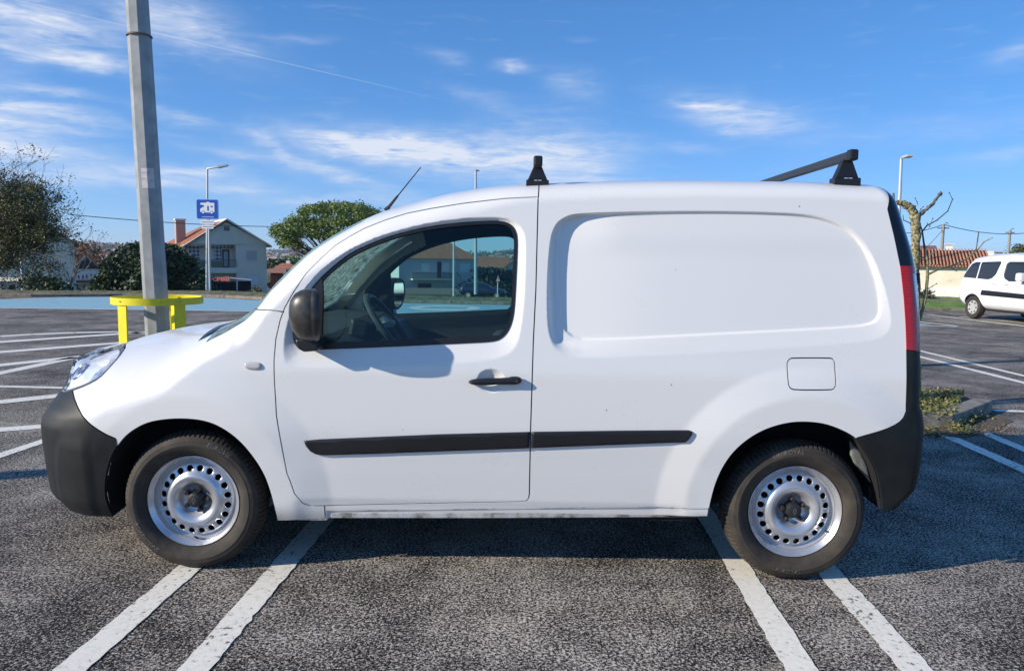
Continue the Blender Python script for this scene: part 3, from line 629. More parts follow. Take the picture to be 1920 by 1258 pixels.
# ---- wheels
def letters(txt,rad,ang,size,tilt=1,bottom=False):
    """raised lettering bent round the tyre wall; ang in degrees, 90 = top (as seen from outside)"""
    cu=bpy.data.curves.new('t','FONT'); cu.body=txt; cu.size=size; cu.align_x='CENTER'; cu.extrude=.0; cu.resolution_u=2; cu.space_character=1.08; cu.shear=.25; cu.offset=size*.02
    ob=bpy.data.objects.new('t',cu); COL.objects.link(ob); dg=bpy.context.evaluated_depsgraph_get(); me=bpy.data.meshes.new_from_object(ob.evaluated_get(dg))
    V=[(v.co.x,v.co.y) for v in me.vertices]; F=[tuple(p.vertices) for p in me.polygons]; bpy.data.objects.remove(ob); bpy.data.curves.remove(cu); bpy.data.meshes.remove(me)
    out=[]
    for x,y in V:
        if not bottom: a=R_(ang)-x/rad; r=rad+y
        else: a=R_(ang)+x/rad; r=rad-y
        out.append((r*math.cos(a),r*math.sin(a)))
    return out,F
def tyre_prof(): # (r, t) t negative = outer side
    return [(.198,-.020),(.203,-.040),(.215,-.060),(.235,-.076),(.255,-.083),(.262,-.0846),(.263,-.0835),(.280,-.080),(.281,-.0785),(.297,-.069),(.305,-.060),(.3105,-.050),(.3145,-.038),(.3165,-.026),(.3165,-.025),(.309,-.024),(.309,-.021),(.3168,-.020),(.3175,0),(.3168,.020),(.309,.021),(.309,.024),(.3165,.025),(.3145,.038),(.305,.060),(.281,.0785),(.235,.076),(.203,.040)]
def wallY(r):
    return float(np.interp(r,[.203,.215,.235,.255,.262,.280,.297,.305,.3105],[-.040,-.060,-.076,-.083,-.0846,-.080,-.069,-.060,-.050]))
def make_wheel(words,rot,cap_dark):
    w=empty('wheel'); w.parent=van
    n=352; prof=tyre_prof(); m=len(prof); vs=[]
    for k in range(n):
        a=2*math.pi*k/n
        notch=1 if k%4==0 else 0
        for i,(r,t) in enumerate(prof):
            rr=r
            if notch and (10<=i<=13 or 23<=i<=24): rr=r-.006
            if k%8==0 and 17<=i<=19: rr-=.004
            vs.append((rr*math.cos(a),t,rr*math.sin(a)))
    b=MB(); b.add(vs,[(k*m+i,((k+1)%n)*m+i,((k+1)%n)*m+i+1,k*m+i+1) for k in range(n) for i in range(m-1)]); ty=b.build('tyre',M_tyre,w,smooth=True,ang=25)
    for tx,rad,ang,size,bot in words:
        V,F=letters(tx,rad,ang,size,bottom=bot); me=bpy.data.meshes.new('tyre_lettering')
        me.from_pydata([(x,wallY(math.hypot(x,z))-.0014,z) for x,z in V],[],F); me.materials.append(M_letter); link('tyre_lettering',me,ty)
    # rim flange + barrel
    b=MB(); b.lathe([(.188,.06),(.186,0.),(.187,-.030),(.190,-.040),(.199,-.047),(.2045,-.0545),(.2065,-.0575),(.2080,-.0565),(.2075,-.052),(.200,-.044),(.196,-.02)],96)
    b.lathe([(.187,-.031),(.184,-.033),(.182,-.022),(.178,-.014),(.172,-.010)],96)
    b.build('rim',M_rim,w,smooth=True,ang=40)
    # disc with twenty holes
    dp=lambda r: np.interp(r,[.030,.052,.058,.066,.080,.095,.106,.116,.126,.136,.150,.162,.170,.176],[.004,.003,.000,-.009,-.026,-.036,-.0385,-.036,-.026,-.020,-.017,-.013,-.004,.004])
    holes=20; hr=.0142; hc=.1475
    P=[];E=[]
    def circ(cx,cz,r,nn):
        b0=len(P); P.extend([(cx+r*math.cos(2*math.pi*i/nn),cz+r*math.sin(2*math.pi*i/nn)) for i in range(nn)]); E.extend([(b0+i,b0+(i+1)%nn) for i in range(nn)])
    circ(0,0,.176,120); circ(0,0,.030,40)
    hs=[(hc*math.cos(2*math.pi*(i+.5)/holes),hc*math.sin(2*math.pi*(i+.5)/holes)) for i in range(holes)]
    for hx,hz in hs: circ(hx,hz,hr,16)
    for r in(.050,.066,.069,.072,.076,.080,.086,.092,.100,.108,.115,.122,.128,.134,.138,.141,.144,.147,.151,.155,.160,.164,.168,.172):
        for i in range(110):
            a=2*math.pi*(i+.5*(int(r*1000)%2))/110; x,z=r*math.cos(a),r*math.sin(a)
            if min((x-hx)**2+(z-hz)**2 for hx,hz in hs)>(hr+.0012)**2: P.append((x,z))
    v,_,t,_,_,_=delaunay_2d_cdt([Vector(p) for p in P],E,[],0,1e-6); v=np.array([tuple(q) for q in v]); F=[]
    for q in t:
        c=v[list(q)].mean(0); r=math.hypot(*c)
        if .030<r<.176 and min((c[0]-hx)**2+(c[1]-hz)**2 for hx,hz in hs)>(hr*.985)**2: F.append(tuple(q))
    b=MB(); b.add([(x,dp(math.hypot(x,z))-.012,z) for x,z in v],F); dsk=b.build('wheel_disc',M_rim,w,smooth=True,ang=50)
    md=dsk.modifiers.new('s','SOLIDIFY'); md.thickness=.004; md.offset=-1 if True else 1
    b=MB(); b.lathe([(0,-.052),(.024,-.052),(.031,-.048),(.034,-.040),(.036,-.012),(.040,-.010)],40); cp_=b.build('hub_cap',M_hub,w,smooth=True)
    # diamond emblem on the cap
    b=MB(); o4=[(0,.017),(.010,0),(0,-.017),(-.010,0)]; i4=[(0,.009),(.005,0),(0,-.009),(-.005,0)]; b.add([(x,-.0535,z) for x,z in o4+i4],[(i,(i+1)%4,4+(i+1)%4,4+i) for i in range(4)])
    b.build('emblem',mat('emblem_grey',(.16,.16,.16),.4,metal=.5),cp_)
    for i in range(5):
        a=2*math.pi*i/5+rot; x,z=.050*math.cos(a),.050*math.sin(a)
        b=MB(); b.lathe([(.0,-.034),(.0045,-.034),(.0045,-.040),(.0082,-.040),(.0088,-.037),(.0098,-.016),(.012,-.012)],14,(x,0,z)); b.build('wheel_bolt',M_bolt,w,smooth=True)
    a=R_(-90) if not cap_dark else R_(-32); b=MB(); b.tube([(.186*math.cos(a),-.020,.186*math.sin(a)),(.166*math.cos(a),-.052,.166*math.sin(a))],[.005,.0045],8); b.build('valve',M_hub,w)
    b=MB(); b.lathe([(0,.045),(.125,.045),(.13,.03)],40); b.lathe([(.125,.02),(.175,.02),(.175,.055),(.0,.055)],40); b.build('brake_drum',M_void,w,smooth=True)
    return w
wf=make_wheel([('EUROVIS',.270,62,.026,False),('ROADSTONE',.276,218,.026,True)],R_(90+18+180),0)
wr=make_wheel([('UNIROYAL',.270,101,.026,False),('UNIROYAL',.276,262,.026,True)],R_(24),1)
TRK=.79
wf.location=(0,-TRK,.3165); wr.location=(2.697,-TRK,.3165); wf.rotation_euler=(0,0,R_(0))
for src,x in((wf,0),(wr,2.697)):
    c=copy_tree(src,van); c.location=(x,TRK,.3165); c.rotation_euler=(0,0,math.pi)
for nme,x in(('axle',0),('axle',2.697)):
    b=MB(); b.tube([(x,-.74,.30),(x,.74,.30)],.04,10); b.build('axle',M_void,van)
van.rotation_euler=(0,0,0)
# ------------------------------------------------------------------ GROUND
def asphalt():
    m=bpy.data.materials.new('coarse_asphalt'); m.use_nodes=True; nt=m.node_tree; p=nt.nodes['Principled BSDF']; p.inputs['Roughness'].default_value=.9; p.inputs['Specular IOR Level'].default_value=.15
    t=nt.nodes.new('ShaderNodeTexCoord')
    def nz(sc,det,ro=.6):
        n=nt.nodes.new('ShaderNodeTexNoise'); n.inputs['Scale'].default_value=sc; n.inputs['Detail'].default_value=det; n.inputs['Roughness'].default_value=ro; nt.links.new(t.outputs['Object'],n.inputs['Vector']); return n.outputs['Fac']
    def mth(op,a,b):
        n=nt.nodes.new('ShaderNodeMath'); n.operation=op
        for i,v in enumerate((a,b)):
            if isinstance(v,(int,float)): n.inputs[i].default_value=v
            else: nt.links.new(v,n.inputs[i])
        return n.outputs[0]
    g=nz(92,3,.75); g2=nz(190,2,.6); big=nz(.9,5,.6); mid=nz(4.5,3)
    v=nt.nodes.new('ShaderNodeTexVoronoi'); v.inputs['Scale'].default_value=95; nt.links.new(t.outputs['Object'],v.inputs['Vector'])
    f=mth('ADD',mth('MULTIPLY',g,.9),mth('MULTIPLY',g2,.35)); f=mth('ADD',f,mth('MULTIPLY',v.outputs['Color'],.13))
    f=mth('ADD',f,mth('MULTIPLY',mth('SUBTRACT',big,.5),.26)); f=mth('ADD',f,mth('MULTIPLY',mth('SUBTRACT',mid,.5),.12))
    r=nt.nodes.new('ShaderNodeValToRGB'); cr=r.color_ramp
    for po,c in((.612,(.014,.012,.012)),(.675,(.066,.058,.052)),(.73,(.31,.275,.235)),(.83,(.66,.60,.51))):
        e=cr.elements.new(po); e.color=(*c,1)
    cr.elements.remove(cr.elements[0]); cr.elements.remove(cr.elements[-1])
    nt.links.new(f,r.inputs[0])
    # silted hollows: tan sand between the stones
    sd=nz(1.15,4,.55); mr=nt.nodes.new('ShaderNodeMapRange'); mr.inputs[1].default_value=.60; mr.inputs[2].default_value=.70; mr.inputs[3].default_value=0.; mr.inputs[4].default_value=.62; nt.links.new(sd,mr.inputs[0])
    mk=mth('MULTIPLY',mr.outputs[0],mth('GREATER_THAN',f,.63)); mxx=nt.nodes.new('ShaderNodeMix'); mxx.data_type='RGBA'; nt.links.new(mk,mxx.inputs['Factor']); nt.links.new(r.outputs[0],mxx.inputs['A']); mxx.inputs['B'].default_value=(.40,.34,.25,1)
    nt.links.new(mxx.outputs['Result'],p.inputs['Base Color'])
    b=nt.nodes.new('ShaderNodeBump'); b.inputs['Strength'].default_value=.55; b.inputs['Distance'].default_value=.006; nt.links.new(f,b.inputs['Height']); nt.links.new(b.outputs[0],p.inputs['Normal'])
    return m
def worn(name,col,dark,thr=.40,sc=38,rough=.7):
    """old road paint: flaked where the stones stand proud"""
    m=bpy.data.materials.new(name); m.use_nodes=True; nt=m.node_tree; p=nt.nodes['Principled BSDF']; p.inputs['Roughness'].default_value=rough
    t=nt.nodes.new('ShaderNodeTexCoord'); n=nt.nodes.new('ShaderNodeTexNoise'); n.inputs['Scale'].default_value=sc; n.inputs['Detail'].default_value=4; n.inputs['Roughness'].default_value=.7
    n2=nt.nodes.new('ShaderNodeTexNoise'); n2.inputs['Scale'].default_value=2.2; n2.inputs['Detail'].default_value=3
    for q in(n,n2): nt.links.new(t.outputs['Object'],q.inputs['Vector'])
    a=nt.nodes.new('ShaderNodeMath'); a.operation='MULTIPLY_ADD'; nt.links.new(n2.outputs['Fac'],a.inputs[0]); a.inputs[1].default_value=.30; nt.links.new(n.outputs['Fac'],a.inputs[2])
    r=nt.nodes.new('ShaderNodeValToRGB'); cr=r.color_ramp; cr.elements[0].position=thr+.13; cr.elements[0].color=(*dark,1); cr.elements[1].position=thr+.17; cr.elements[1].color=(*[c*.86 for c in col],1)
    e=cr.elements.new(thr+.34); e.color=(*col,1)
    nt.links.new(a.outputs[0],r.inputs[0]); nt.links.new(r.outputs[0],p.inputs['Base Color'])
    b=nt.nodes.new('ShaderNodeBump'); b.inputs['Strength'].default_value=.4; b.inputs['Distance'].default_value=.003; nt.links.new(n.outputs['Fac'],b.inputs['Height']); nt.links.new(b.outputs[0],p.inputs['Normal'])
    MATS[name]=m; return m
M_asph=asphalt()
M_line=worn('road_paint',(.84,.80,.70),(.13,.12,.11),.36)
M_blue=worn('blue_paint',(.27,.46,.53),(.10,.22,.28),.31,sc=5)
M_grass=mat('grass',(.08,.12,.03),.9,noise=(3.,8,[(.32,(.07,.065,.03)),(.5,(.15,.14,.06)),(.64,(.30,.24,.14))]),bump=(30,.8,.03))
M_field=mat('far_ground',(.06,.07,.03),.95,noise=(.02,8,[(.35,(.03,.045,.02)),(.5,(.07,.085,.04)),(.65,(.16,.14,.09))]))
M_kerb=mat('kerb_stone',(.28,.26,.22),.85,noise=(9,6,[(.3,(.10,.095,.075)),(.5,(.24,.22,.18)),(.75,(.36,.33,.28))]),bump=(60,.5,.006))
b=MB(); b.quad((-40,-30,0),(45,-30,0),(45,18.0,0),(30,18.7,0),(13.6,19.7,0),(1.1,19.8,0),(-2.7,20.2,0),(-7.2,20.65,0),(-8.8,21.4,0),(-10,21.8,0),(-12.4,21.5,0),(-14.75,20.3,0),(-40,18,0))
b.build('parking_lot',M_asph,kind='structure')
def hgt(x,y):
    x=np.asarray(x,float); y=np.asarray(y,float)
    h=np.interp(y,[-200,24,27,60,110,160,300,700,1300,2000,2600,4500],[-.05,-.05,-.12,-2.5,-3.6,-5.5,-13,-34,-26,8,20,30])
    h=h+np.where(x>9,1,0)*(np.interp(y,[24,60,110,300],[0,2.4,3.4,9]))*sstep((x-9)/8)
    amp=np.interp(y,[200,1200,2600,4500],[0,5,16,14])
    h=h+amp*(np.sin(x*.0042+1.2)*.5+np.sin(x*.011+.5)*.3+np.sin(x*.0017+y*.002)*.6+np.sin(x*.027+2)*.12)
    return h
ys=np.concatenate([np.linspace(-200,20,6),np.linspace(24,160,30),np.linspace(175,1300,34),np.linspace(1340,4500,42)])
vs=[];fs=[];nx=121
for y in ys:
    w=max(260,abs(y)*2.2+120)
    for i in range(nx):
        x=-w+2*w*i/(nx-1); vs.append((x,y,float(hgt(x,y))))
for j in range(len(ys)-1):
    for i in range(nx-1): a=j*nx+i; fs.append((a,a+1,a+nx+1,a+nx))
b=MB(); b.add(vs,fs); b.build('terrain',M_field,kind='structure',smooth=True)
# painted lines
def line(p,q,w,z=.004,seg=.03,m=None,name='parking_line'):
    p=np.array(p,float);q=np.array(q,float); d=q-p; Ln=np.hypot(*d); d/=Ln; n=np.array([-d[1],d[0]]); k=max(2,min(160,int(Ln/seg))); b=MB(); vs=[]; w1=w2=0.
    for i in range(k+1):
        c=p+d*Ln*i/k; w1=.86*w1+rng.normal(0,.0011); w2=.86*w2+rng.normal(0,.0011); e1=w/2+w1+rng.normal(0,.0022); e2=w/2+w2+rng.normal(0,.0022)
        vs+=[(c[0]+n[0]*e1,c[1]+n[1]*e1,z),(c[0]-n[0]*e2,c[1]-n[1]*e2,z)]
    b.add(vs,[(2*i,2*i+1,2*i+3,2*i+2) for i in range(k)]); return b.build(name,m or M_line,kind='structure')
def gl(a,c,w,ext0=0,ext1=0,**k):
    p=gnd(*a)[:2];q=gnd(*c)[:2]; d=(q-p)/np.linalg.norm(q-p); return line(p-d*ext0,q+d*ext1,w,**k)
for px0,px1 in(((595,985),(362,1258)),((355,1065),(131,1258)),((1330,975),(1505,1258)),((1560,1080),(1720,1258))):
    p=gnd(*px0)[:2];q=gnd(*px1)[:2]; d=(p-q)/np.linalg.norm(p-q); line(q-d*1.6,q+d*4.1,.115)
gl((1731.7,798),(1920,881),.115,0.0,3.5); gl((1813,799),(1920,843),.105,0,3.2)
gl((1863,770),(1920,771.7),.10,0,3)
gl((1724.5,658),(1920,705),.105,.4,1.5); gl((1724.5,669),(1920,718),.115,.4,1.5)
gl((0,854.5),(80,828),.105,1.5,1.8); gl((0,806),(80,800),.17,1.,1.6)
gl((0,754),(113.7,742),.22,2,1.2); gl((0,724.7),(119.5,727.6),.10,2,.8)
gl((0,700),(143,670),.18,1,.0); gl((0,685),(143,670),.24,2,.4)
gl((0,660.6),(201,645),.26,2,1.2); gl((0,641.6),(221.6,626.5),.28,2,.8)
cpts=[gnd(x,y)[:2] for x,y in((0,631),(60,627.3),(140,624),(219,622.6),(274,625),(330,629))]
for a_,c_ in zip(cpts[:-1],cpts[1:]): line(a_,c_,.24)
gl((1724.5,603.6),(1795,611.6),.14,.5,0); gl((1700,609.5),(1795,613),.14,0,0)
gl((1740,590),(1920,611.5),.14,0,2.); gl((1800,594),(1920,606),.11,0,1.5)
# blue bays for campers with the round white emblem
bp=[gnd(-60,573)[:2],gnd(-60,587)[:2]+0*CAM[:2]]
poly=[(-22,14.9),(-5.5,15.15),(3,15.2),(9.4,15.1),(9.0,19.3),(1.1,19.45),(-2.7,19.8),(-7.3,20.2),(-9.2,21.2),(-12.0,21.1),(-13.6,20.3),(-15.2,17.6),(-22,15.6)]
b=MB(); b.quad(*[(x,y,.004) for x,y in poly]); b.build('blue_bay_paint',M_blue,kind='structure')
M_ln2=worn('border_paint',(.68,.68,.66),(.30,.36,.38),.28)
for a_,c_ in zip(poly[:3],poly[1:4]): line(a_,c_,.16,z=.008,m=M_ln2)
for a_,c_ in zip(poly[10:],poly[11:]): line(a_,c_,.16,z=.008,m=M_ln2)
line((9.3,15.1),(11.6,14.9),.14,z=.008)
M_tri=MATS['blue_paint']; q=[gnd(x,y)[:2] for x,y in((1690,611),(1700,604.5),(1750,608.5))]; b=MB(); b.quad(*[(x,y,.003) for x,y in q]); b.build('blue_hatching',M_blue,kind='structure')
ec=gnd(834,577.8)[:2]; b=MB(); 
b.add([(ec[0]+1.05*math.cos(a),ec[1]+1.25*math.sin(a),.009) for a in np.linspace(0,2*math.pi,40,endpoint=False)],[tuple(range(40))])
em=b.build('painted_emblem',M_ln2,kind='structure')
def camper(o,sx,sz,f):
    """camper van pictogram as flat polygons, f maps (u,v) to 3D"""
    body=[(-.50,.34),(-.44,.40),(-.08,.40),(-.06,.46),(.16,.46),(.18,.40),(.50,.40),(.50,-.26),(.44,-.30),(-.46,-.30),(-.52,-.20),(-.50,-.02),(-.36,.06),(-.34,.24),(-.48,.26)]
    return [f(o[0]+u*sx,o[1]+v*sz) for u,v in body]
b=MB(); b.add(camper((0,0),1.3,1.5,lambda u,v:(ec[0]+u,ec[1]+v,.013)),[tuple(range(15))]); b.build('painted_pictogram',M_blue,kind='structure')
# kerbs, verge
def kerb(pts,w=.16,h=.09,name='kerb',z0=-.02,m=None):
    b=MB(); pts=[np.array(p,float) for p in pts]
    for p,q in zip(pts[:-1],pts[1:]):
        d=q-p; Ln=np.hypot(*d); d/=Ln; n=np.array([-d[1],d[0]]); k=max(1,int(Ln/.95))
        for i in range(k):
            a_=p+d*(Ln*i/k+.006); c_=p+d*(Ln*(i+1)/k-.006); hh=h+rng.uniform(-.006,.006)
            vs=[(*(a_+n*0),z0),(*(a_+n*w),z0),(*(c_+n*w),z0),(*(c_),z0)]; vs+=[(x,y,hh) for x,y,_ in vs]
            b.add(vs,[(3,2,1,0),(4,5,6,7),(0,1,5,4),(1,2,6,5),(2,3,7,6),(3,0,4,7)])
    return b.build(name,m or M_kerb,kind='structure',bevel=.012)
edge=[(-30,19.0),(-14.75,20.2),(-12.4,21.4),(-10,21.7),(-8.8,21.3),(-7.2,20.55),(-2.7,20.1),(1.1,19.7),(9.6,19.6),(13.6,19.6),(30,18.6)]
kerb(edge,m=mat('kerb_dusty',(.22,.19,.15),.9,noise=(5,6,[(.3,(.12,.10,.075)),(.5,(.24,.20,.16)),(.75,(.36,.31,.25))]),bump=(40,.6,.01)))
# verge: bumpy strip of grass rising a little behind the kerb
vs=[];fs=[];ex_=[np.array(p) for p in edge]; cols=[]
dense=resample(np.array(edge),.35,False); n2=len(dense); offs_=[.16,.25,.6,1.2,2.0,2.9,3.8,4.4]; hh_=[.06,.07,.085,.09,.09,.08,.04,-.3]
for i,p in enumerate(dense):
    for o_,h_ in zip(offs_,hh_):
        hz=(h_ if p[0]<9.2 else float(np.interp(o_,offs_,[.07,.10,.14,.19,.25,.29,.31,.2])))+(rng.uniform(-.02,.02) if .2<o_<4 else 0); vs.append((p[0]+rng.uniform(-.05,.05),p[1]+o_,hz))
k_=len(offs_); fs=[(i*k_+j,(i+1)*k_+j,(i+1)*k_+j+1,i*k_+j+1) for i in range(n2-1) for j in range(k_-1)]
M_lawn=mat('lawn_green',(.10,.20,.03),.9,noise=(3.,8,[(.32,(.07,.13,.02)),(.5,(.14,.24,.04)),(.7,(.24,.30,.08))]),bump=(30,.8,.03))
cut=[f for f in fs if vs[f[0]][0]<9.2]; b=MB(); b.add(vs,cut); b.build('grass_verge',M_grass,kind='structure',smooth=True)
cut=[f for f in fs if vs[f[0]][0]>=9.2]; b=MB(); b.add(vs,cut); b.build('lawn',M_lawn,kind='structure',smooth=True)
def blades(name,pts,h,w,m,kind='stuff',lean=.5,**k):
    b=MB(); V=[];F=[]
    for p in pts:
        a=rng.uniform(0,2*math.pi); hh=h*rng.uniform(.5,1.3); dx,dy=math.cos(a)*w,math.sin(a)*w; l=rng.normal(0,lean,2)*hh; n=len(V)
        V+=[(p[0]-dx,p[1]-dy,p[2]),(p[0]+dx,p[1]+dy,p[2]),(p[0]+l[0],p[1]+l[1],p[2]+hh)]; F.append((n,n+1,n+2))
    b.add(V,F); return b.build(name,m,kind=kind,**k)
M_blade=mat('grass_blades',(.10,.14,.04),.8,noise=(1.5,5,[(.3,(.05,.075,.02)),(.5,(.12,.16,.04)),(.7,(.28,.25,.10))]))
pts_=[]
for _ in range(9000):
    i=rng.integers(0,n2); o_=rng.uniform(.2,3.8); pts_.append((dense[i][0]+rng.uniform(-.2,.2),dense[i][1]+o_,float(np.interp(o_,offs_,hh_ if dense[i][0]<9.2 else [.07,.10,.14,.19,.25,.29,.31,.2]))-.02))
blades('grass',[p for p in pts_ if p[0]<9.2],.06,.012,M_blade); blades('grass',[p for p in pts_ if p[0]>=9.2],.07,.012,mat('green_blades',(.13,.25,.05),.8,noise=(1.5,5,[(.3,(.09,.17,.03)),(.7,(.22,.32,.08))])))
# kerbed tree pit behind the van
M_soil=mat('dirt',(.10,.08,.06),.95,noise=(14,6,[(.3,(.05,.04,.03)),(.6,(.14,.115,.08)),(.8,(.22,.19,.14))]),bump=(50,.8,.01))
pit=[gnd(x,y,.0)[:2] for x,y in((1715,802),(1788,802),(1860,772),(1806,751),(1706,749))]
kerb([pit[0],pit[1],pit[2]],w=.17,h=.115,name='pit_kerb'); kerb([pit[3],pit[4]],w=.10,h=.05,name='pit_kerb')
b=MB(); b.quad(*[(x,y,.05) for x,y in pit]); b.build('soil',M_soil,kind='structure')
b=MB(); q=[gnd(x,y)[:2] for x,y in((1700,803),(1735,812),(1800,822),(1852,812),(1900,790),(1868,775),(1795,800))]; b.quad(*[(x,y,.0055) for x,y in q]); b.build('dirt_patch',M_soil,kind='structure')
M_weed=mat('weed_leaves',(.12,.18,.04),.7,noise=(20,3,[(.3,(.06,.07,.025)),(.48,(.14,.17,.045)),(.62,(.28,.22,.10))]))
def leaves(b,pts,size,flat=.6,aspect=1.6,rs=None):
    """many small folded leaf faces, random tilt"""
    V=[];F=[]
    for p in pts:
        n=rng.normal(size=3); n[2]=abs(n[2])+flat; n/=np.linalg.norm(n); u=np.cross(n,rng.normal(size=3)); u/=np.linalg.norm(u); w=np.cross(n,u); s=size*rng.uniform(.6,1.4)
        i=len(V); V+=[p-u*s*aspect*.5,p+w*s*.5,p+u*s*aspect*.5,p-w*s*.5]; F.append((i,i+1,i+2,i+3))
    b.add(V,F)
cen=.5*(np.array(pit[0])+np.array(pit[3])); b=MB(); P=[]
A_,B_,C_=pit[4],pit[3],pit[1]; D_=pit[0]
while len(P)<3600:
    u_,v_=rng.uniform(0,1,2); q=(1-u_)*((1-v_)*A_+v_*D_)+u_*((1-v_)*B_+v_*C_); 
    if rng.uniform()<.35+.65*math.sin(u_*5+v_*7)**2: P.append(np.array([q[0],q[1],.06+rng.uniform(0,.075)]))
leaves(b,P,.020,1.0); b.build('weeds',M_weed,kind='stuff')
b=MB(); P=[]
for cx0,cy0 in((1800,795),(1815,790),(1828,784),(1790,803),(1806,812),(1745,815)):
    c=gnd(cx0,cy0); P+=[c+np.array([rng.normal(0,.05),rng.normal(0,.05),abs(rng.normal(0,.035))]) for _ in range(170)]
leaves(b,P,.017,1.0); b.build('weeds',M_weed,kind='stuff')
M_dry=mat('dry_leaves',(.25,.15,.07),.8)
b=MB(); P=[gnd(rng.uniform(1735,1900),rng.uniform(795,826))+np.array([0,0,.012]) for _ in range(260)]; leaves(b,P,.016,3.); b.build('leaf_litter',M_dry,kind='stuff')
# ------------------------------------------------------------------ LAMP POSTS, GUARD, SIGNS
M_galv=mat('galvanised_steel',(.33,.34,.33),.55,metal=.25,noise=(7,6,[(.3,(.25,.26,.25)),(.6,(.36,.37,.36)),(.8,(.44,.45,.43))]),bump=(120,.15,.001))
M_yel=mat('yellow_paint',(.84,.70,.02),.38,coat=.2,noise=(16,7,[(.27,(.30,.17,.05)),(.31,(.78,.64,.015)),(.7,(.90,.78,.03))]))
M_whitep=mat('white_paint_metal',(.75,.76,.76),.4)
def oct_post(b,p0,p1,r0,r1,n=8,rot=.39):
    p0=np.array(p0,float);p1=np.array(p1,float); vs=[]
    for p,r in((p0,r0),(p1,r1)):
        for k in range(n): a=2*math.pi*k/n+rot; vs.append((p[0]+r*math.cos(a),p[1]+r*math.sin(a),p[2]))
    b.add(vs,[(k,(k+1)%n,n+(k+1)%n,n+k) for k in range(n)]+[tuple(range(n-1,-1,-1)),tuple(range(n,2*n))])
LP=np.array([-2.62,3.0]); 
def big_post(base,top,label,stick=True):
    t=empty('lamp_post',(0,0,0),label=label,cat='lamp post',group='tall galvanised lamp posts of the car park')
    base=np.array([*base,0.]); top=np.array(top,float); d=(top-base)/(top-base)[2]; P=lambda z: base+d*z
    b=MB(); oct_post(b,P(0),P(3.44),.113,.103); oct_post(b,P(3.44),P(9.0),.099,.062); b.build('pole',M_galv,t)
    b=MB(); b.lathe([(.112,0),(.112,.012),(.1,.02)],24,(P(3.43)[0],P(3.43)[1],3.43),axis='z'); b.build('joint_ring',mat('rusty_steel',(.16,.11,.08),.7),t,smooth=True)
    b=MB(); b.box(P(0)[0]-.2,P(0)[0]+.2,P(0)[1]-.2,P(0)[1]+.2,0,.02); b.build('base_plate',M_galv,t)
    q=P(9.0); b=MB(); b.tube([q-np.array([0,0,.1]),q+np.array([.3,0,.15]),q+np.array([1.1,0,.2])],.035,8); b.build('arm',M_galv,t,smooth=True)
    b=MB(); b.box(q[0]+1.05,q[0]+1.7,q[1]-.14,q[1]+.14,q[2]+.16,q[2]+.24); b.build('lamp_head',M_galv,t,bevel=.03)
    if stick:
        n=8; rot=.39; z0,z1=P(0)[2],0
        za=at(282,355,LP[1])[2]; zb=at(282,318,LP[1])[2]; vs=[]
        b=MB()
        for z in(za,zb):
            c=P(z); r=(.113-.010*z/3.44)+.0022
            for k in(5,6,7): 
                a=2*math.pi*k/n+rot; vs.append((c[0]+r*math.cos(a),c[1]+r*math.sin(a),z))
        f=lambda a,b_,t_:tuple(np.array(a)*(1-t_)+np.array(b_)*t_)
        vv=[f(vs[0],vs[1],.35),vs[1],f(vs[1],vs[2],.75),f(vs[3],vs[4],.35),vs[4],f(vs[4],vs[5],.75)]
        b.add(vv,[(0,1,4,3),(1,2,5,4)]); b.build('torn_sticker',mat('old_sticker',(.5,.47,.44),.7,noise=(30,5,[(.32,(.30,.29,.29)),(.45,(.62,.56,.54)),(.75,(.72,.66,.63))])),t)
    return t
_b=at(297,640,LP[1]); _t=at(257,0,LP[1]); sl_=(_t-_b)/(_t[2]-_b[2]); base0=_b-sl_*_b[2]
big_post(base0[:2],base0+sl_*9.0,'nearest tall octagonal grey lamp post, leaning inside the yellow ring guard, torn sticker on it')
# second post of the row stands left of the picture and throws the far shadow bar on the right
big_post((-9.2,-2.25),(-9.2,-2.25,9.0),'tall grey lamp post standing left of the picture',False)
gt=empty('post_guard',(0,0,0),label='yellow steel ring guard on legs round the foot of the leaning lamp post',cat='guard rail')
gc=at(296,560,LP[1]); gx,gy=gc[0],LP[1]; zt0=at(296,556,LP[1])[2]; gr=.5*(at(374,560,LP[1])[0]-at(217,560,LP[1])[0]); zh=.066
b=MB(); b.lathe([(gr,0),(gr,zh),(gr-.008,zh),(gr-.008,0)],72,(gx,gy,zt0-zh),axis='z',close=True); b.build('ring',M_yel,gt,smooth=True,ang=40)
for a in(246,-36,95):
    x,y=gx+(gr-.022)*math.cos(R_(a)),gy+(gr-.022)*math.sin(R_(a)); M_=Matrix.Translation((x,y,0))@Matrix.Rotation(R_(a),4,'Z')
    b=MB(); b.box(-.008,.008,-.055,.055,0,zt0-.02,M_); b.box(-.05,-.008,-.055,-.045,0,zt0-.03,M_); b.build('leg',M_yel,gt)
    b=MB(); b.lathe([(0,.0),(.012,.0),(.012,.006),(0,.008)],8,(gx+(gr)*math.cos(R_(a)),gy+gr*math.sin(R_(a)),zt0-zh*.5),axis='z'); b.build('bolt',M_galv,gt)
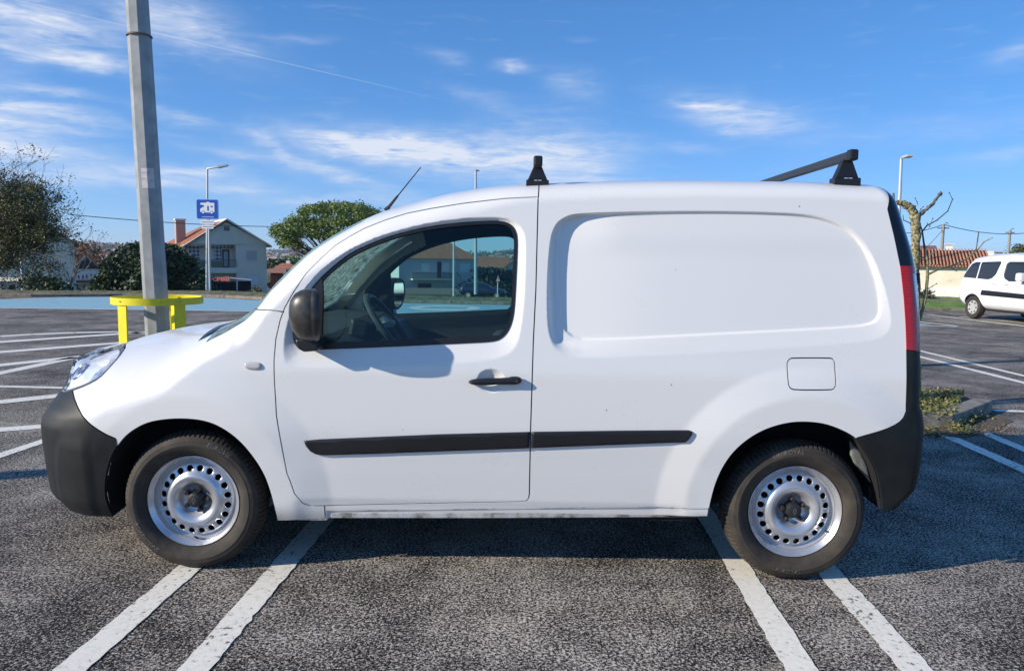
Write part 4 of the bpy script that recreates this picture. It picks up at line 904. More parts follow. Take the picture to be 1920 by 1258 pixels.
def slim_lamp(px,pybase,Y,pytop,arm,label,r0=.07,lean=0.,zb=None):
    """street lamp at photo column px; arm=(dx,dz,dy) of the lantern arm in metres"""
    a=at(px,pybase,Y); c=at(px+lean,pytop,Y); t=empty('street_lamp',(0,0,0),label=label,cat='street lamp',group='slim street lamps round the car park')
    b=MB(); b.tube([(a[0],Y,zb if zb is not None else a[2]),c],[r0,r0*.6],10); b.build('pole',M_galv2,t,smooth=True)
    e=c+np.array([arm[0],arm[2],arm[1]]); b=MB(); b.tube([c-np.array([0,0,.05]),c+np.array([0,0,.03]),c*.4+e*.6],r0*.55,8); b.build('arm',M_galv2,t,smooth=True)
    u=(e-c)/np.linalg.norm(e-c); w=np.array([-u[1],u[0],0]) if abs(u[2])<.9 else np.array([1,0,0]); w/=np.linalg.norm(w)+1e-9; p=c*.45+e*.55
    b=MB(); hv=[]
    for s1 in(0,1):
        for s2 in(-1,1):
            for s3 in(-.5,.5): hv.append(p+(e-p)*s1+w*s2*.14*(1-.3*s1)+np.array([0,0,s3*.09*(1-.3*s1)]))
    b.add(hv,[(0,1,3,2),(4,6,7,5),(0,4,5,1),(2,3,7,6),(0,2,6,4),(1,5,7,3)]); b.build('lamp_head',M_galv2,t)
M_galv2=mat('lamp_grey',(.50,.53,.54),.45,metal=.2)
slim_lamp(388.2,550,30.5,318,(.95,.20,0),'slim street lamp with a bent arm behind the blue camper sign',lean=.5)
slim_lamp(892,552,31,320,(.0,.12,1.1),'slim street lamp seen end-on, rising above the van roof from behind its side window',r0=.085)
slim_lamp(851,560,25.5,395,(.0,.1,.6),'shorter slim lamp seen only through the van window, left of the other pole',r0=.055)
slim_lamp(1677,585,24.5,298,(-.12,.0,-.9),'slim street lamp above the yellow lichened tree behind the van tail',lean=13,r0=.085,zb=.05)
# the camper sign
sg=empty('camper_sign',(0,0,0),label='blue square camper van parking sign with two small white plates on a thin pole',cat='road sign')
Ys=29.6; a=at(394,553,Ys); b=MB(); b.tube([(a[0],Ys,a[2]-.1),at(391,376,Ys)],.05,10); b.build('pole',M_galv2,sg,smooth=True)
M_sblue=mat('sign_blue',(.008,.085,.46),.4); M_swhite=mat('sign_white',(.80,.82,.84),.45)
def rrect(x0,x1,z0,z1,r,n=5):
    o=[]
    for cx,cz,a0 in((x1-r,z1-r,0),(x0+r,z1-r,90),(x0+r,z0+r,180),(x1-r,z0+r,270)):
        for i in range(n+1): a=R_(a0+90*i/n); o.append((cx+r*math.cos(a),cz+r*math.sin(a)))
    return o
s0=at(370,411,Ys);s1=at(410,374.5,Ys); Yf_=Ys-.06
b=MB(); b.prism(rrect(s0[0],s1[0],s0[2],s1[2],.08),Yf_,Yf_+.03); pl=b.build('sign_panel',M_sblue,sg)
b=MB(); o_=rrect(s0[0],s1[0],s0[2],s1[2],.08); i_=rrect(s0[0]+.022,s1[0]-.022,s0[2]+.022,s1[2]-.022,.065); n=len(o_); y_=Yf_-.004
b.add([(x,y_,z) for x,z in o_+i_],[(i,(i+1)%n,n+(i+1)%n,n+i) for i in range(n)]); b.build('sign_border',mat('border_light',(.25,.42,.75),.4),pl)
ccx,ccz=.5*(s0[0]+s1[0]),.5*(s0[2]+s1[2])+.04; F_=lambda u,v:(ccx+u,Yf_-.006,ccz+v)
b=MB(); b.add(camper((0,0),.64,.62,F_),[tuple(range(15))]); pc=b.build('camper_pictogram',M_swhite,pl)
b=MB()
for cx0,cz0,w0,h0 in((-.205,.10,.09,.09),(.03,.0,.07,.22),(.20,.08,.10,.06)): b.add([(ccx+cx0-w0/2,Yf_-.009,ccz+cz0-h0/2),(ccx+cx0+w0/2,Yf_-.009,ccz+cz0-h0/2),(ccx+cx0+w0/2,Yf_-.009,ccz+cz0+h0/2),(ccx+cx0-w0/2,Yf_-.009,ccz+cz0+h0/2)],[(0,1,2,3)])
for cx0 in(-.19,.19): 
    b.add([(ccx+cx0+.075*math.cos(a),Yf_-.009,ccz-.185+.075*math.sin(a)) for a in np.linspace(0,2*math.pi,18,endpoint=False)],[tuple(range(18))])
    b.add([(ccx+cx0+.050*math.cos(a),Yf_-.012,ccz-.185+.050*math.sin(a)) for a in np.linspace(0,2*math.pi,18,endpoint=False)],[tuple(range(18))])
o2=b.build('pictogram_windows',M_sblue,pl); o2.data.materials.append(M_swhite)
for i,pp in enumerate(o2.data.polygons): pp.material_index=1 if i in(4,6) else 0
b=MB(); x=s0[0]+.24
while x<s1[0]-.24: w0=rng.uniform(.015,.03); b.box(x,x+w0,Yf_-.006,Yf_-.003,s0[2]+.08,s0[2]+.11); x+=w0+.012
b.build('small_print',M_swhite,pl)
for (xa_,ya_,xb_,yb_) in((377.5,420.5,402.5,413),(379.5,429,401,422)):
    p0_=at(xa_,ya_,Ys);p1_=at(xb_,yb_,Ys); b=MB(); b.box(p0_[0],p1_[0],Yf_,Yf_+.02,p0_[2],p1_[2]); pt=b.build('white_plate',M_swhite,sg)
    b=MB(); x=p0_[0]+.05
    while x<p1_[0]-.06: w0=rng.uniform(.02,.035); b.box(x,x+w0,Yf_-.004,Yf_-.001,.5*(p0_[2]+p1_[2])-.018,.5*(p0_[2]+p1_[2])+.018); x+=w0+.014
    b.build('small_print',mat('print_grey',(.25,.26,.28),.6),pt)
# warning triangle seen through the van window
Yw=46; wt=empty('warning_sign',label='white triangular warning sign on a thin post seen through the van window',cat='road sign'); a=at(933,556,Yw); c=at(933.5,526,Yw)
b=MB(); b.tube([(a[0],Yw,a[2]-.5),c],.045,8); b.build('pole',M_galv2,wt)
q0,q1,q2=at(929.5,528,Yw-.1),at(938,528,Yw-.1),at(934,515.5,Yw-.1); b=MB(); b.prism([(p[0],p[2]) for p in(q0,q1,q2)],Yw-.1,Yw-.07); tp_=b.build('sign_panel',M_swhite,wt)
cc_=(q0+q1+q2)/3; T_=[cc_+(p-cc_)*.97 for p in(q0,q1,q2)]; I_=[cc_+(p-cc_)*.72 for p in(q0,q1,q2)]; b=MB(); b.add([(p[0],Yw-.104,p[2]) for p in T_+I_],[(i,(i+1)%3,3+(i+1)%3,3+i) for i in range(3)]); b.build('red_border',mat('sign_red',(.45,.10,.08),.5),tp_)
b=MB(); b.box(cc_[0]-.02,cc_[0]+.02,Yw-.108,Yw-.105,cc_[2]-.07,cc_[2]+.10); b.build('symbol',M_trim,tp_)
# ------------------------------------------------------------------ HOUSES
M_tile=None
def tile_mat(name,c1,c2,sc=3.2,axis='X'):
    m=bpy.data.materials.new(name); m.use_nodes=True; nt=m.node_tree; p=nt.nodes['Principled BSDF']; p.inputs['Roughness'].default_value=.8
    t=nt.nodes.new('ShaderNodeTexCoord'); n=nt.nodes.new('ShaderNodeTexNoise'); n.inputs['Scale'].default_value=2.5; n.inputs['Detail'].default_value=7; n.inputs['Roughness'].default_value=.75
    nt.links.new(t.outputs['Object'],n.inputs['Vector']); r=nt.nodes.new('ShaderNodeValToRGB'); r.color_ramp.elements[0].position=.35; r.color_ramp.elements[0].color=(*c1,1); r.color_ramp.elements[1].position=.65; r.color_ramp.elements[1].color=(*c2,1)
    nt.links.new(n.outputs['Fac'],r.inputs[0]); nt.links.new(r.outputs[0],p.inputs['Base Color'])
    w=nt.nodes.new('ShaderNodeTexWave'); w.bands_direction=axis; w.inputs['Scale'].default_value=sc; nt.links.new(t.outputs['Object'],w.inputs['Vector'])
    b=nt.nodes.new('ShaderNodeBump'); b.inputs['Strength'].default_value=.9; b.inputs['Distance'].default_value=.06; nt.links.new(w.outputs['Fac'],b.inputs['Height']); nt.links.new(b.outputs[0],p.inputs['Normal'])
    MATS[name]=m; return m
M_tile=tile_mat('roof_tiles',(.36,.12,.055),(.50,.20,.10))
M_tile2=tile_mat('roof_tiles_old',(.26,.10,.06),(.46,.22,.13))
M_wgrey=mat('wall_grey',(.80,.72,.60),.85,noise=(1.2,6,[(.3,(.75,.67,.55)),(.7,(.83,.76,.64))]))
M_wwhite=mat('wall_white',(.72,.70,.66),.85,noise=(1.,6,[(.3,(.64,.62,.58)),(.7,(.76,.75,.72))]))
M_wbeige=mat('wall_beige',(.82,.71,.55),.85,noise=(1.,6,[(.3,(.77,.66,.50)),(.7,(.84,.75,.60))]))
M_shut=mat('shutter',(.50,.51,.50),.7); M_shutw=mat('shutter_white',(.70,.72,.74),.6)
M_pane=mat('window_dark',(.02,.025,.03),.08,coat=.4); M_brown=mat('door_brown',(.05,.035,.03),.6)
def azulejo():
    m=bpy.data.materials.new('azulejo_tiles'); m.use_nodes=True; nt=m.node_tree; p=nt.nodes['Principled BSDF']; p.inputs['Roughness'].default_value=.4
    t=nt.nodes.new('ShaderNodeTexCoord'); mp=nt.nodes.new('ShaderNodeMapping'); mp.inputs['Rotation'].default_value=(0,R_(45),0); nt.links.new(t.outputs['Object'],mp.inputs[0])
    v=nt.nodes.new('ShaderNodeTexChecker'); v.inputs['Scale'].default_value=3.6; v.inputs[1].default_value=(.62,.63,.66,1); v.inputs[2].default_value=(.10,.12,.24,1); nt.links.new(mp.outputs[0],v.inputs[0]); nt.links.new(v.outputs[0],p.inputs['Base Color'])
    return m
M_azu=azulejo()
class LF:
    """upright local frame: origin on the ray of (px,py) at world y=Y, x along the facade, y away from the camera"""
    def __init__(s,px,py,Y,phi): 
        s.o=at(px,py,Y); s.o[2]=0; s.phi=R_(phi); s.ex=np.array([math.cos(s.phi),-math.sin(s.phi),0]); s.ey=np.array([math.sin(s.phi),math.cos(s.phi),0]); s.px=px
    def __call__(s,px,py,d=0.):
        px=px or s.px; py=py or 505; r_=ray(px,py); t=(d-(CAM-s.o)@s.ey)/(r_@s.ey); P=CAM+t*r_-s.o; return np.array([P@s.ex,d,P[2]])
    def place(s,o): o.location=s.o; o.rotation_euler=(0,0,-s.phi)
def win(b_parent,x0,x1,z0,z1,y,m=M_shut,frame=M_wwhite,d=.05):
    b=MB(); f=.07
    b.box(x0-f,x1+f,y-d,y+.02,z1,z1+f); b.box(x0-f,x1+f,y-d-.03,y+.02,z0-f,z0); b.box(x0-f,x0,y-d,y+.02,z0,z1); b.box(x1,x1+f,y-d,y+.02,z0,z1); w=b.build('window',frame,b_parent)
    b=MB(); b.box(x0,x1,y-.015,y+.02,z0,z1); b.build('pane',m,w); return w
# two-storey grey house on the left (front = gable wall facing the car park)
hs=empty('house',(0,0,0),label='two-storey grey gabled house with orange roof, chimney and tiled balcony behind the camper sign',cat='house')
g=LF(424,500,76.,-33.); Yh=0.; g.place(hs)
xl,xr=g(345,500)[0],g(500,500)[0]; zb=g(430,560)[2]-1.; eL=g(345,462); rg=g(424,412); eR=g(500,458); x_rec0,x_rec1=g(346,500)[0],g(443,500)[0]
zr1,zr0=g(400,459)[2],g(400,502)[2]; zs1,zs0=g(400,512)[2],g(400,545)[2]
Dp=9.
b=MB()
b.prism([(xl,zr1+.0),(xr,zr1),(xr,eR[2]),(rg[0],rg[2]-.25),(xl,eL[2])],Yh,Yh+Dp)       # gable
b.box(x_rec1,xr,Yh,Yh+Dp,zb,zr1); b.box(xl,x_rec1,Yh+1.6,Yh+Dp,zb,zr1)               # right block, recessed wall
b.box(xl,x_rec1,Yh-.35,Yh+1.6,zs1,zr0); b.box(xl,xl+.15,Yh,Yh+1.6,zb,zs1); b.box(xl,xl+.15,Yh,Yh+1.6,zr0,zr1)
b.build('wall',M_wgrey,hs)
b=MB(); yz=Yh+1.55
for (a0,a1) in((358,380),(408,421)): b.box(g(a0,0)[0],g(a1,0)[0],yz,yz+.04,zr0,zr1)
b.box(g(385,0)[0],g(402,0)[0],yz,yz+.04,zs0,zs1); b.box(g(348,0)[0],g(443,0)[0],yz-.002,yz+.03,zr1-.35,zr1-.02); b.build('tiled_panel',M_azu,hs)
dz=g(0,0); b=MB(); b.box(g(423,0)[0],g(436,0)[0],yz-.04,yz+.05,zr0,g(0,468)[2]); dd_=b.build('balcony_door',M_brown,hs)
b=MB(); b.box(g(425.5,0)[0],g(433.5,0)[0],yz-.06,yz-.03,zr0+.1,g(0,471)[2]); b.build('pane',M_shut,dd_)
b=MB(); b.box(g(353,0)[0],g(360,0)[0],yz-.06,yz+.05,g(0,490)[2],g(0,467)[2]); b.build('window',M_shutw,hs)
b=MB(); zt=g(0,488)[2]
for i in range(34): x=x_rec0+(x_rec1-x_rec0)*i/33; b.box(x-.012,x+.012,Yh-.33,Yh-.30,zr0,zt)
b.box(x_rec0,x_rec1,Yh-.34,Yh-.29,zt,zt+.05); b.build('railing',mat('rail_grey',(.12,.12,.12),.6),hs)
b=MB(); b.box(g(370,0)[0],g(418,0)[0],Yh-.27,Yh-.24,zr0+.04,zt-.08); b.build('reed_screen',mat('reed_screen',(.30,.29,.20),.9),hs)
win(hs,g(463,0)[0],g(482,0)[0],g(0,488)[2],g(0,470)[2],Yh); win(hs,g(464,0)[0],g(483,0)[0],g(0,533)[2],g(0,516)[2],Yh,M_shutw)
aw=win(hs,g(421.5,0)[0],g(432,0)[0],g(0,433)[2],g(0,424.5)[2],Yh,M_pane); 
def slope(x0,z0,x1,z1,y0,y1,th,m,name,par):
    b=MB(); b.prism([(x0,z0),(x1,z1),(x1,z1+th),(x0,z0+th)],y0,y1); return b.build(name,m,par)
ov=.5; kL=(rg[2]-eL[2])/(rg[0]-eL[0]); kR=(rg[2]-eR[2])/(rg[0]-eR[0])
slope(rg[0],rg[2]-.05,xr+ov,eR[2]+kR*ov-.05+.0,Yh-ov,Yh+Dp+ov,.18,M_wgrey,'roof_slab',hs)
slope(xl-ov,eL[2]-kL*ov-.05,rg[0],rg[2]-.05,Yh-ov,Yh+Dp+ov,.16,M_wgrey,'roof_slab',hs)
# tiled slope of the side wing, seen over the left of the gable: runs back-left, higher than the gable edge
tb=MB(); p_=[g(307,457.5,8.6),g(345.5,460.5,-.5),g(422.5,412.5,-.5),g(403,412.8,8.6)]; tb.add([tuple(q) for q in p_]+[tuple(q-np.array([0,0,.15])) for q in p_],[(0,1,2,3),(7,6,5,4),(0,4,5,1),(1,5,6,2),(2,6,7,3),(3,7,4,0)]); rf=tb.build('roof',M_tile,hs)

tb=MB(); c0=g(329,438,3.5); c1=g(346,411,3.5); tb.box(c0[0],c1[0],3.,4.,c0[2]-2.,c1[2]-.15); ch=tb.build('chimney',mat('chimney_pink',(.52,.30,.22),.8),hs)
tb=MB(); tb.box(c0[0]-.08,c1[0]+.08,Yh+2.9,Yh+4.1,c1[2]-.15,c1[2]); tb.build('chimney_cap',M_wwhite,ch)
tb=MB(); tb.box(g(463,0)[0],g(464,0)[0],Yh-.1,Yh-.02,zb,eR[2]-.5)
# low shed with red tiles in the house garden
g2=LF(432,530,58.,-20.); Ye=0.
sh=empty('garden_shed',(0,0,0),label='low dark shed with red tiles on its left half, before the grey gabled house',cat='shed'); g2.place(sh)
b=MB(); b.box(g2(396,0)[0],g2(470,0)[0],Ye,Ye+3,g2(0,560)[2],g2(0,529)[2]); b.build('wall',mat('shed_dark',(.016,.022,.024),.8,noise=(2,5,[(.3,(.008,.012,.012)),(.7,(.024,.032,.034))])),sh)
b=MB(); q=[g2(395,529.5),g2(430,529.5),g2(428,521,2),g2(397,524,2)]; b.add([tuple(v) for v in q]+[tuple(v-np.array([0,0,.1])) for v in q],[(0,1,2,3),(7,6,5,4),(0,4,5,1),(1,5,6,2),(2,6,7,3),(3,7,4,0)])
for i in range(9): t=i/8; p0=q[0]*(1-t)+q[1]*t; p1=q[3]*(1-t)+q[2]*t; b.tube([p0+np.array([0,-.05,.03]),p1+np.array([0,0,.05])],.10,6)
b.build('tiled_roof',mat('shed_tile_red',(.38,.09,.06),.7,noise=(3,4,[(.35,(.22,.04,.03)),(.6,(.5,.16,.11))])),sh)
b=MB(); b.prism([(g2(429,0)[0],g2(0,523.5)[2]),(g2(471,0)[0],g2(0,527)[2]),(g2(471,0)[0],g2(0,525.6)[2]),(g2(429,0)[0],g2(0,521.5)[2])],Ye-.15,Ye+3); b.build('flat_roof',mat('roof_edge_pale',(.42,.42,.44),.6),sh)
# wire fence posts along the verge
for px,nm in((444.5,'short grey fence post in front of the low shed'),(498,'grey fence post at the right corner of the grey house')):
    a=at(px,553,34); c=at(px,524 if px>480 else 528,34); b=MB(); b.tube([(a[0],34,a[2]-.4),c],.035,8); b.tube([c,c+np.array([0,0,.02])],.045,8); o=b.build('fence_post',M_galv2,smooth=True); tag(o,nm,'fence post')
# other houses
FR={}
def gable(name,label,cat,Y,pxl,pxr,pyb,pye,pyr,pxr_ridge,wall,roof,dep=8,hip=False,wins=(),rooftop='along',group=None,phi=None):
    """wall front pxl..pxr, base pyb, eaves pye, ridge height pyr; roof ridge parallel to the front"""
    pc=.5*(pxl+pxr); phi=math.degrees(math.atan2((pc-960)/FPX,1))-.7 if phi is None else phi
    G=LF(pc,505,Y,phi); h=empty(name,(0,0,0),label=label,cat=cat,group=group); G.place(h); Y=0.; x0,x1=G(pxl,pye)[0],G(pxr,pye)[0]; zb_,ze=G(pxl,pyb)[2]-1,G(.5*(pxl+pxr),pye)[2]; zr_=(G(pc,pyr,0.) if rooftop=='front' else G(pc,pyr,dep/2))[2]
    b=MB()
    if rooftop=='front': b.prism([(x0,zb_),(x1,zb_),(x1,ze),(.5*(x0+x1),zr_-.1),(x0,ze)],Y,Y+dep)
    else: b.box(x0,x1,Y,Y+dep,zb_,ze)
    b.build('wall',wall,h)
    o=.4; b=MB()
    if rooftop=='front':
        m=.5*(x0+x1); k=(zr_-ze)/(m-x0)
        b.prism([(x0-o,ze-k*o),(m,zr_),(m,zr_+.15),(x0-o,ze-k*o+.15)],Y-o,Y+dep+o); b.prism([(m,zr_),(x1+o,ze-k*o),(x1+o,ze-k*o+.15),(m,zr_+.15)],Y-o,Y+dep+o)
    else:
        ri=(x1-x0)*.28 if hip else -o; r0,r1=x0+ri,x1-ri; yc=Y+dep/2
        b.add([(x0-o,Y-o,ze),(x1+o,Y-o,ze),(x1+o,Y+dep+o,ze),(x0-o,Y+dep+o,ze),(r0,yc,zr_),(r1,yc,zr_)],[(0,1,5,4),(1,2,5),(2,3,4,5),(3,0,4),(0,3,2,1)])
    b.build('roof',roof,h)
    for wx0,wx1,wy0,wy1,mm in wins: win(h,G(wx0,wy0)[0],G(wx1,wy0)[0],G(.5*(wx0+wx1),wy1)[2],G(.5*(wx0+wx1),wy0)[2],Y,mm)
    h['f']=0; FR[h.name]=G
    return h
gable('house','big beige gabled house mostly hidden behind the half-bare tree at the left edge','house',60,-60,139,556,455,395,0,M_wbeige,mat('roof_grey',(.13,.12,.11),.85),dep=12,rooftop='front')
lo=gable('outbuilding','low pale outbuilding with dark doors below the half-bare tree at the left edge','outbuilding',52,-30,42,552,527,520,0,M_wwhite,M_wbeige,dep=5,wins=((2,8,532,551,mat('door_blue',(.03,.08,.14),.5)),(17,29,534,551,M_brown)))
wh_=gable('house','white house with dark gable, four small windows and a balcony, left of the dark trees','house',95,136,187,556,503,474,0,M_wwhite,M_tile2,dep=9,rooftop='front',wins=((146,149,516,523,M_brown),(154,157,516,523,M_brown),(161,164,515,522,M_brown),(169.5,172,513.5,521,M_brown)))
G9=FR[wh_.name]; b=MB(); b.prism([(G9(137,503)[0],G9(137,504)[2]),(G9(186,503)[0],G9(186,504)[2]),(G9(162,480)[0],G9(162,482)[2])],-.2,-.05); b.build('dark_gable',mat('gable_dark',(.03,.025,.03),.7),wh_)
b=MB(); b.box(G9(138,0)[0],G9(183,0)[0],-1.5,0.,G9(160,529)[2],G9(160,525)[2]); b.build('balcony',mat('balcony_brown',(.10,.06,.06),.7),wh_)
for px in(144,157.5,171): b=MB(); b.box(G9(px-1.2,0)[0],G9(px+1.2,0)[0],-.4,-.02,G9(px,551)[2]-1,G9(px,533.5)[2]); b.build('pillar',M_brown,wh_)
gable('house','small white house with hipped orange roof just right of the grey house','house',150,516,556,540,504,493.5,0,M_wwhite,M_tile,dep=12,hip=True,wins=((527.5,530.5,508,512.5,M_brown),(537,541,507,513,M_brown)))
b=MB(); c0=at(541,494,156); b.box(c0[0]-.4,c0[0]+.4,155.6,156.4,c0[2]-1.5,c0[2]+.6)
o=b.build('chimney',M_wwhite); hp_=[q for q in bpy.data.objects if q.get('label','').startswith('small white house with hipped')][0]; bpy.context.view_layer.update(); o.parent=hp_; o.matrix_parent_inverse=hp_.matrix_world.inverted()
gable('house','brownish-red low house against the right wall of the grey house, with a terracotta canopy','house',110,507,531,556,512,504,0,mat('wall_red',(.16,.05,.035),.85),M_tile2,dep=8)
# houses seen through the van window
vh=gable('house','two-storey house with hipped tile roof, balcony and outside stair, seen through the van window','house',108,748,893,556,485,449,0,mat('wall_blueish',(.52,.54,.55),.85),M_tile2,dep=12,hip=True,phi=-22,wins=((863,881,495,509.5,M_shutw),(830,841,494,508,M_shutw),(791,804,495,508,M_shutw),(866,882,530,540,M_brown),(783,809,531,546,M_brown)))
GV=FR[vh.name]; b=MB(); b.box(GV(820,0)[0],GV(827,0)[0],-.1,.05,GV(822,521)[2],GV(822,491)[2]); b.build('balcony_door',M_brown,vh)
b=MB(); b.box(GV(770,0)[0],GV(847,0)[0],-1.4,0.,GV(800,525)[2],GV(800,522.5)[2]); bl=b.build('balcony',M_wgrey,vh)
b=MB(); 
for i in range(44): x=GV(770,510)[0]+(GV(847,510)[0]-GV(770,510)[0])*i/43; b.box(x-.03,x+.03,-1.4,-1.34,GV(800,523)[2],GV(800,512)[2])
b.box(GV(770,0)[0],GV(847,0)[0],-1.42,-1.32,GV(800,512)[2],GV(800,511)[2]); b.build('railing',mat('rail_dark',(.08,.09,.10),.6),bl)
b=MB(); b.tube([GV(852,511)+np.array([0,-1,0]),GV(858,518)+np.array([0,-1,0]),GV(861,528)+np.array([0,-1,0]),GV(860,540)+np.array([0,-1,0])],.12,6); b.build('stair_rail',MATS['rail_dark'],vh)
gable('house','long low house with brown tile roof right of the balcony house','house',122,892,952,556,502,481,0,M_wwhite,M_tile2,dep=11)
gable('house','small house with red lean-to roof at the right edge of the van window view','house',92,936,985,556,511,488,0,M_wgrey,M_tile,dep=8,rooftop='front')
gable('house','pale sunlit house seen through the far side window behind the far wing mirror','house',120,690,746,556,500,470,0,M_wwhite,M_tile,dep=9,wins=((734,738,507,512,M_brown),))
# garden wall along the street seen through the window
b=MB(); b.box(at(760,0,100)[0],at(985,0,100)[0],100,100.3,at(850,556,100)[2]-1,at(850,541,100)[2]); tag(b.build('garden_wall',mat('wall_dull',(.20,.20,.20),.85)),'low garden wall along the street seen through the van window','wall')
b=MB(); b.quad(*[at(x,y,Y)*np.array([1,1,0])+np.array([0,0,float(hgt(0,Y))+.06]) for x,y,Y in((660,550,74),(1150,550,74),(1150,550,86),(660,550,86))]); b.build('street',mat('street_grey',(.22,.22,.23),.8),kind='structure')
# cream wall with a tile roof on the right
Yr=24.2; gr_=LF(1790,520,24.2,27.); Yr=0.
cw=empty('low_house',(0,0,0),label='long low cream house with stained wall and ribbed terracotta roof behind the lichened tree',cat='house'); gr_.place(cw)
M_cream=mat('cream_render',(.72,.64,.46),.9,noise=(1.6,8,[(.30,(.42,.38,.26)),(.42,(.72,.65,.50)),(.7,(.82,.75,.60))]))
x0,x1=gr_(1600,0)[0],gr_(1868,0)[0]; zw=gr_(1790,496.5)[2]; z0=.0
b=MB(); b.box(x0,x1,Yr,Yr+5,z0,zw); b.build('wall',M_cream,cw)
b=MB(); b.box(x0,x1,Yr-.02,Yr+.0,z0,gr_(1790,538)[2]); b.build('white_plinth',mat('plinth_white',(.82,.80,.72),.85,noise=(2,5,[(.3,(.76,.73,.64)),(.7,(.84,.82,.76))])),cw)
zr_=gr_(1790,469.5,2.6)[2]; b=MB(); b.prism([(Yr-.25,zw),(Yr+2.6,zr_),(Yr+2.6,zr_-.1),(Yr-.25,zw-.08)],x0-.1,x1-.15,'x'); b.prism([(Yr+2.6,zr_),(Yr+5.2,zw),(Yr+5.2,zw-.1),(Yr+2.6,zr_-.1)],x0-.1,x1-.15,'x')
b.build('roof',M_tile2,cw)
b=MB(); n=int((x1-x0)/.115)
for i in range(n):
    x=x0+.02+i*.115; b.tube([(x,Yr-.30,zw+.03),(x,Yr+2.6,zr_+.04)],.030,6)
b.build('roof_ridges',mat('tile_ridge',(.50,.24,.13),.8,noise=(2.2,7,[(.3,(.30,.13,.07)),(.5,(.50,.23,.12)),(.7,(.62,.36,.22))])),cw,smooth=True)
c0=gr_(1779,469,4.); b=MB(); b.box(c0[0]-.13,c0[0]+.13,3.8,4.2,c0[2]-.8,gr_(1779,459.5,4)[2]); b.box(c0[0]-.19,c0[0]+.19,3.74,4.26,gr_(1779,459.5,4)[2],gr_(1779,458,4)[2]); b.build('chimney',M_wwhite,cw)
gable('house','house with terracotta ridge peeping over the low cream house by the lichened trunk','house',46,1640,1745,520,470,460.5,0,M_wwhite,M_tile2,dep=8)
b=MB(); p=at(1872,476,34); b.box(p[0]-.22,p[0]+.22,34,34.5,0.,p[2]+.08); b.box(p[0]-.27,p[0]+.27,33.95,34.55,p[2]+.08,p[2]+.13); tag(b.build('white_hut',M_wwhite),'small white hut top showing over the right end of the cream house','hut')
# footpath and grass in front of it
b=MB(); b.box(9.5,35,21.4,22.1,.15,.285); b.build('footpath',M_kerb,kind='structure')
# ------------------------------------------------------------------ POLES AND WIRES
M_conc=mat('pole_concrete',(.30,.28,.25),.85); M_wire=mat('wire',(.06,.07,.08),.6)
def upole(px,pyt,Y,r,label):
    c=at(px,pyt,Y); t=empty('utility_pole',(0,0,0),label=label,cat='utility pole',group='utility poles behind the cream house')
    b=MB(); b.tube([(c[0],Y,.0),c],[r*1.3,r],8); b.build('pole',M_conc,t,smooth=True); b=MB(); b.box(c[0]-.35,c[0]+.35,Y-.03,Y+.03,c[2]-.25,c[2]-.17); b.tube([c+np.array([0,0,-.1]),c+np.array([.12,0,.12]),c+np.array([.28,0,.05])],.03,6); b.build('bracket',M_conc,t); return c
u1=upole(1769,421,40,.085,'nearer utility pole rising left of the white chimney of the cream house')
u2=upole(1894,431,52,.09,'farther utility pole above the parked white people carrier')
def wire(p,q,sag,label,r=.012):
    p=np.array(p);q=np.array(q); pts=[p+(q-p)*t-np.array([0,0,4*sag*t*(1-t)]) for t in np.linspace(0,1,21)]; b=MB(); b.tube(pts,r,5); tag(b.build('overhead_wire',M_wire,smooth=True),label,'wire')
wire(at(1690,438,40),u1,.1,'overhead wire running left from the nearer utility pole to the lichened tree',.022)
wire(u1,at(1925,437,46),.25,'overhead wire running right from the nearer utility pole out of the picture',.022)
wire(at(1725,475,38),u1-np.array([0,0,.3]),.05,'thin stay wire slanting down left from the nearer utility pole',.014)
wire(at(126,402,62),at(540,425.5,75),.25,'thin overhead wire crossing the sky behind the leaning lamp post and over the grey house',.035)
# ------------------------------------------------------------------ TREES
def grow(b,tips,p,d,L,r,lv,spread=.5,nseg=4,up=.05,kids=(2,4),shrink=.68,wig=.12,minr=.004,sides=None):
    pts=[p];rs=[r]; d=d/np.linalg.norm(d)
    for i in range(nseg):
        d=d+rng.normal(0,wig,3)+np.array([0,0,up]); d/=np.linalg.norm(d); p=p+d*L/nseg; pts.append(p); rs.append(max(minr,r*(1-.5*(i+1)/nseg)))
    b.tube(pts,rs,sides or (8 if r>.05 else 5 if r>.015 else 3),cap=False)
    if lv==0: tips.append((pts[-1],d)); tips.append((pts[-2],d)); return
    tips_mid=pts[2:]
    for k in range(rng.integers(kids[0],kids[1]+1)):
        j=rng.integers(max(1,nseg-2),nseg+1); q=pts[j]; nd=d+rng.normal(0,spread,3); grow(b,tips,q,nd,L*shrink*rng.uniform(.75,1.2),max(minr,rs[j]*.7),lv-1,spread,nseg,up,kids,shrink,wig,minr,sides)
def blob_leaves(b,c,rad,n,size,**k):
    c=np.array(c); rad=np.array(rad)
    u=rng.normal(size=(n,3)); u/=np.linalg.norm(u,axis=1)[:,None]; P=c+u*rad*(rng.uniform(0,1,(n,1))**.38); leaves(b,list(P),size,**k)
M_bark=mat('bark',(.09,.075,.06),.95,noise=(8,6,[(.3,(.05,.04,.03)),(.7,(.15,.12,.09))]),bump=(25,.8,.02))
M_leafD=mat('leaf_dark',(.07,.08,.03),.65,noise=(1.1,5,[(.3,(.035,.045,.016)),(.5,(.09,.10,.028)),(.68,(.20,.19,.05))]))
M_leafG=mat('leaf_green',(.05,.08,.03),.6,noise=(.8,5,[(.3,(.022,.038,.016)),(.6,(.06,.095,.032)),(.8,(.14,.16,.05))]))
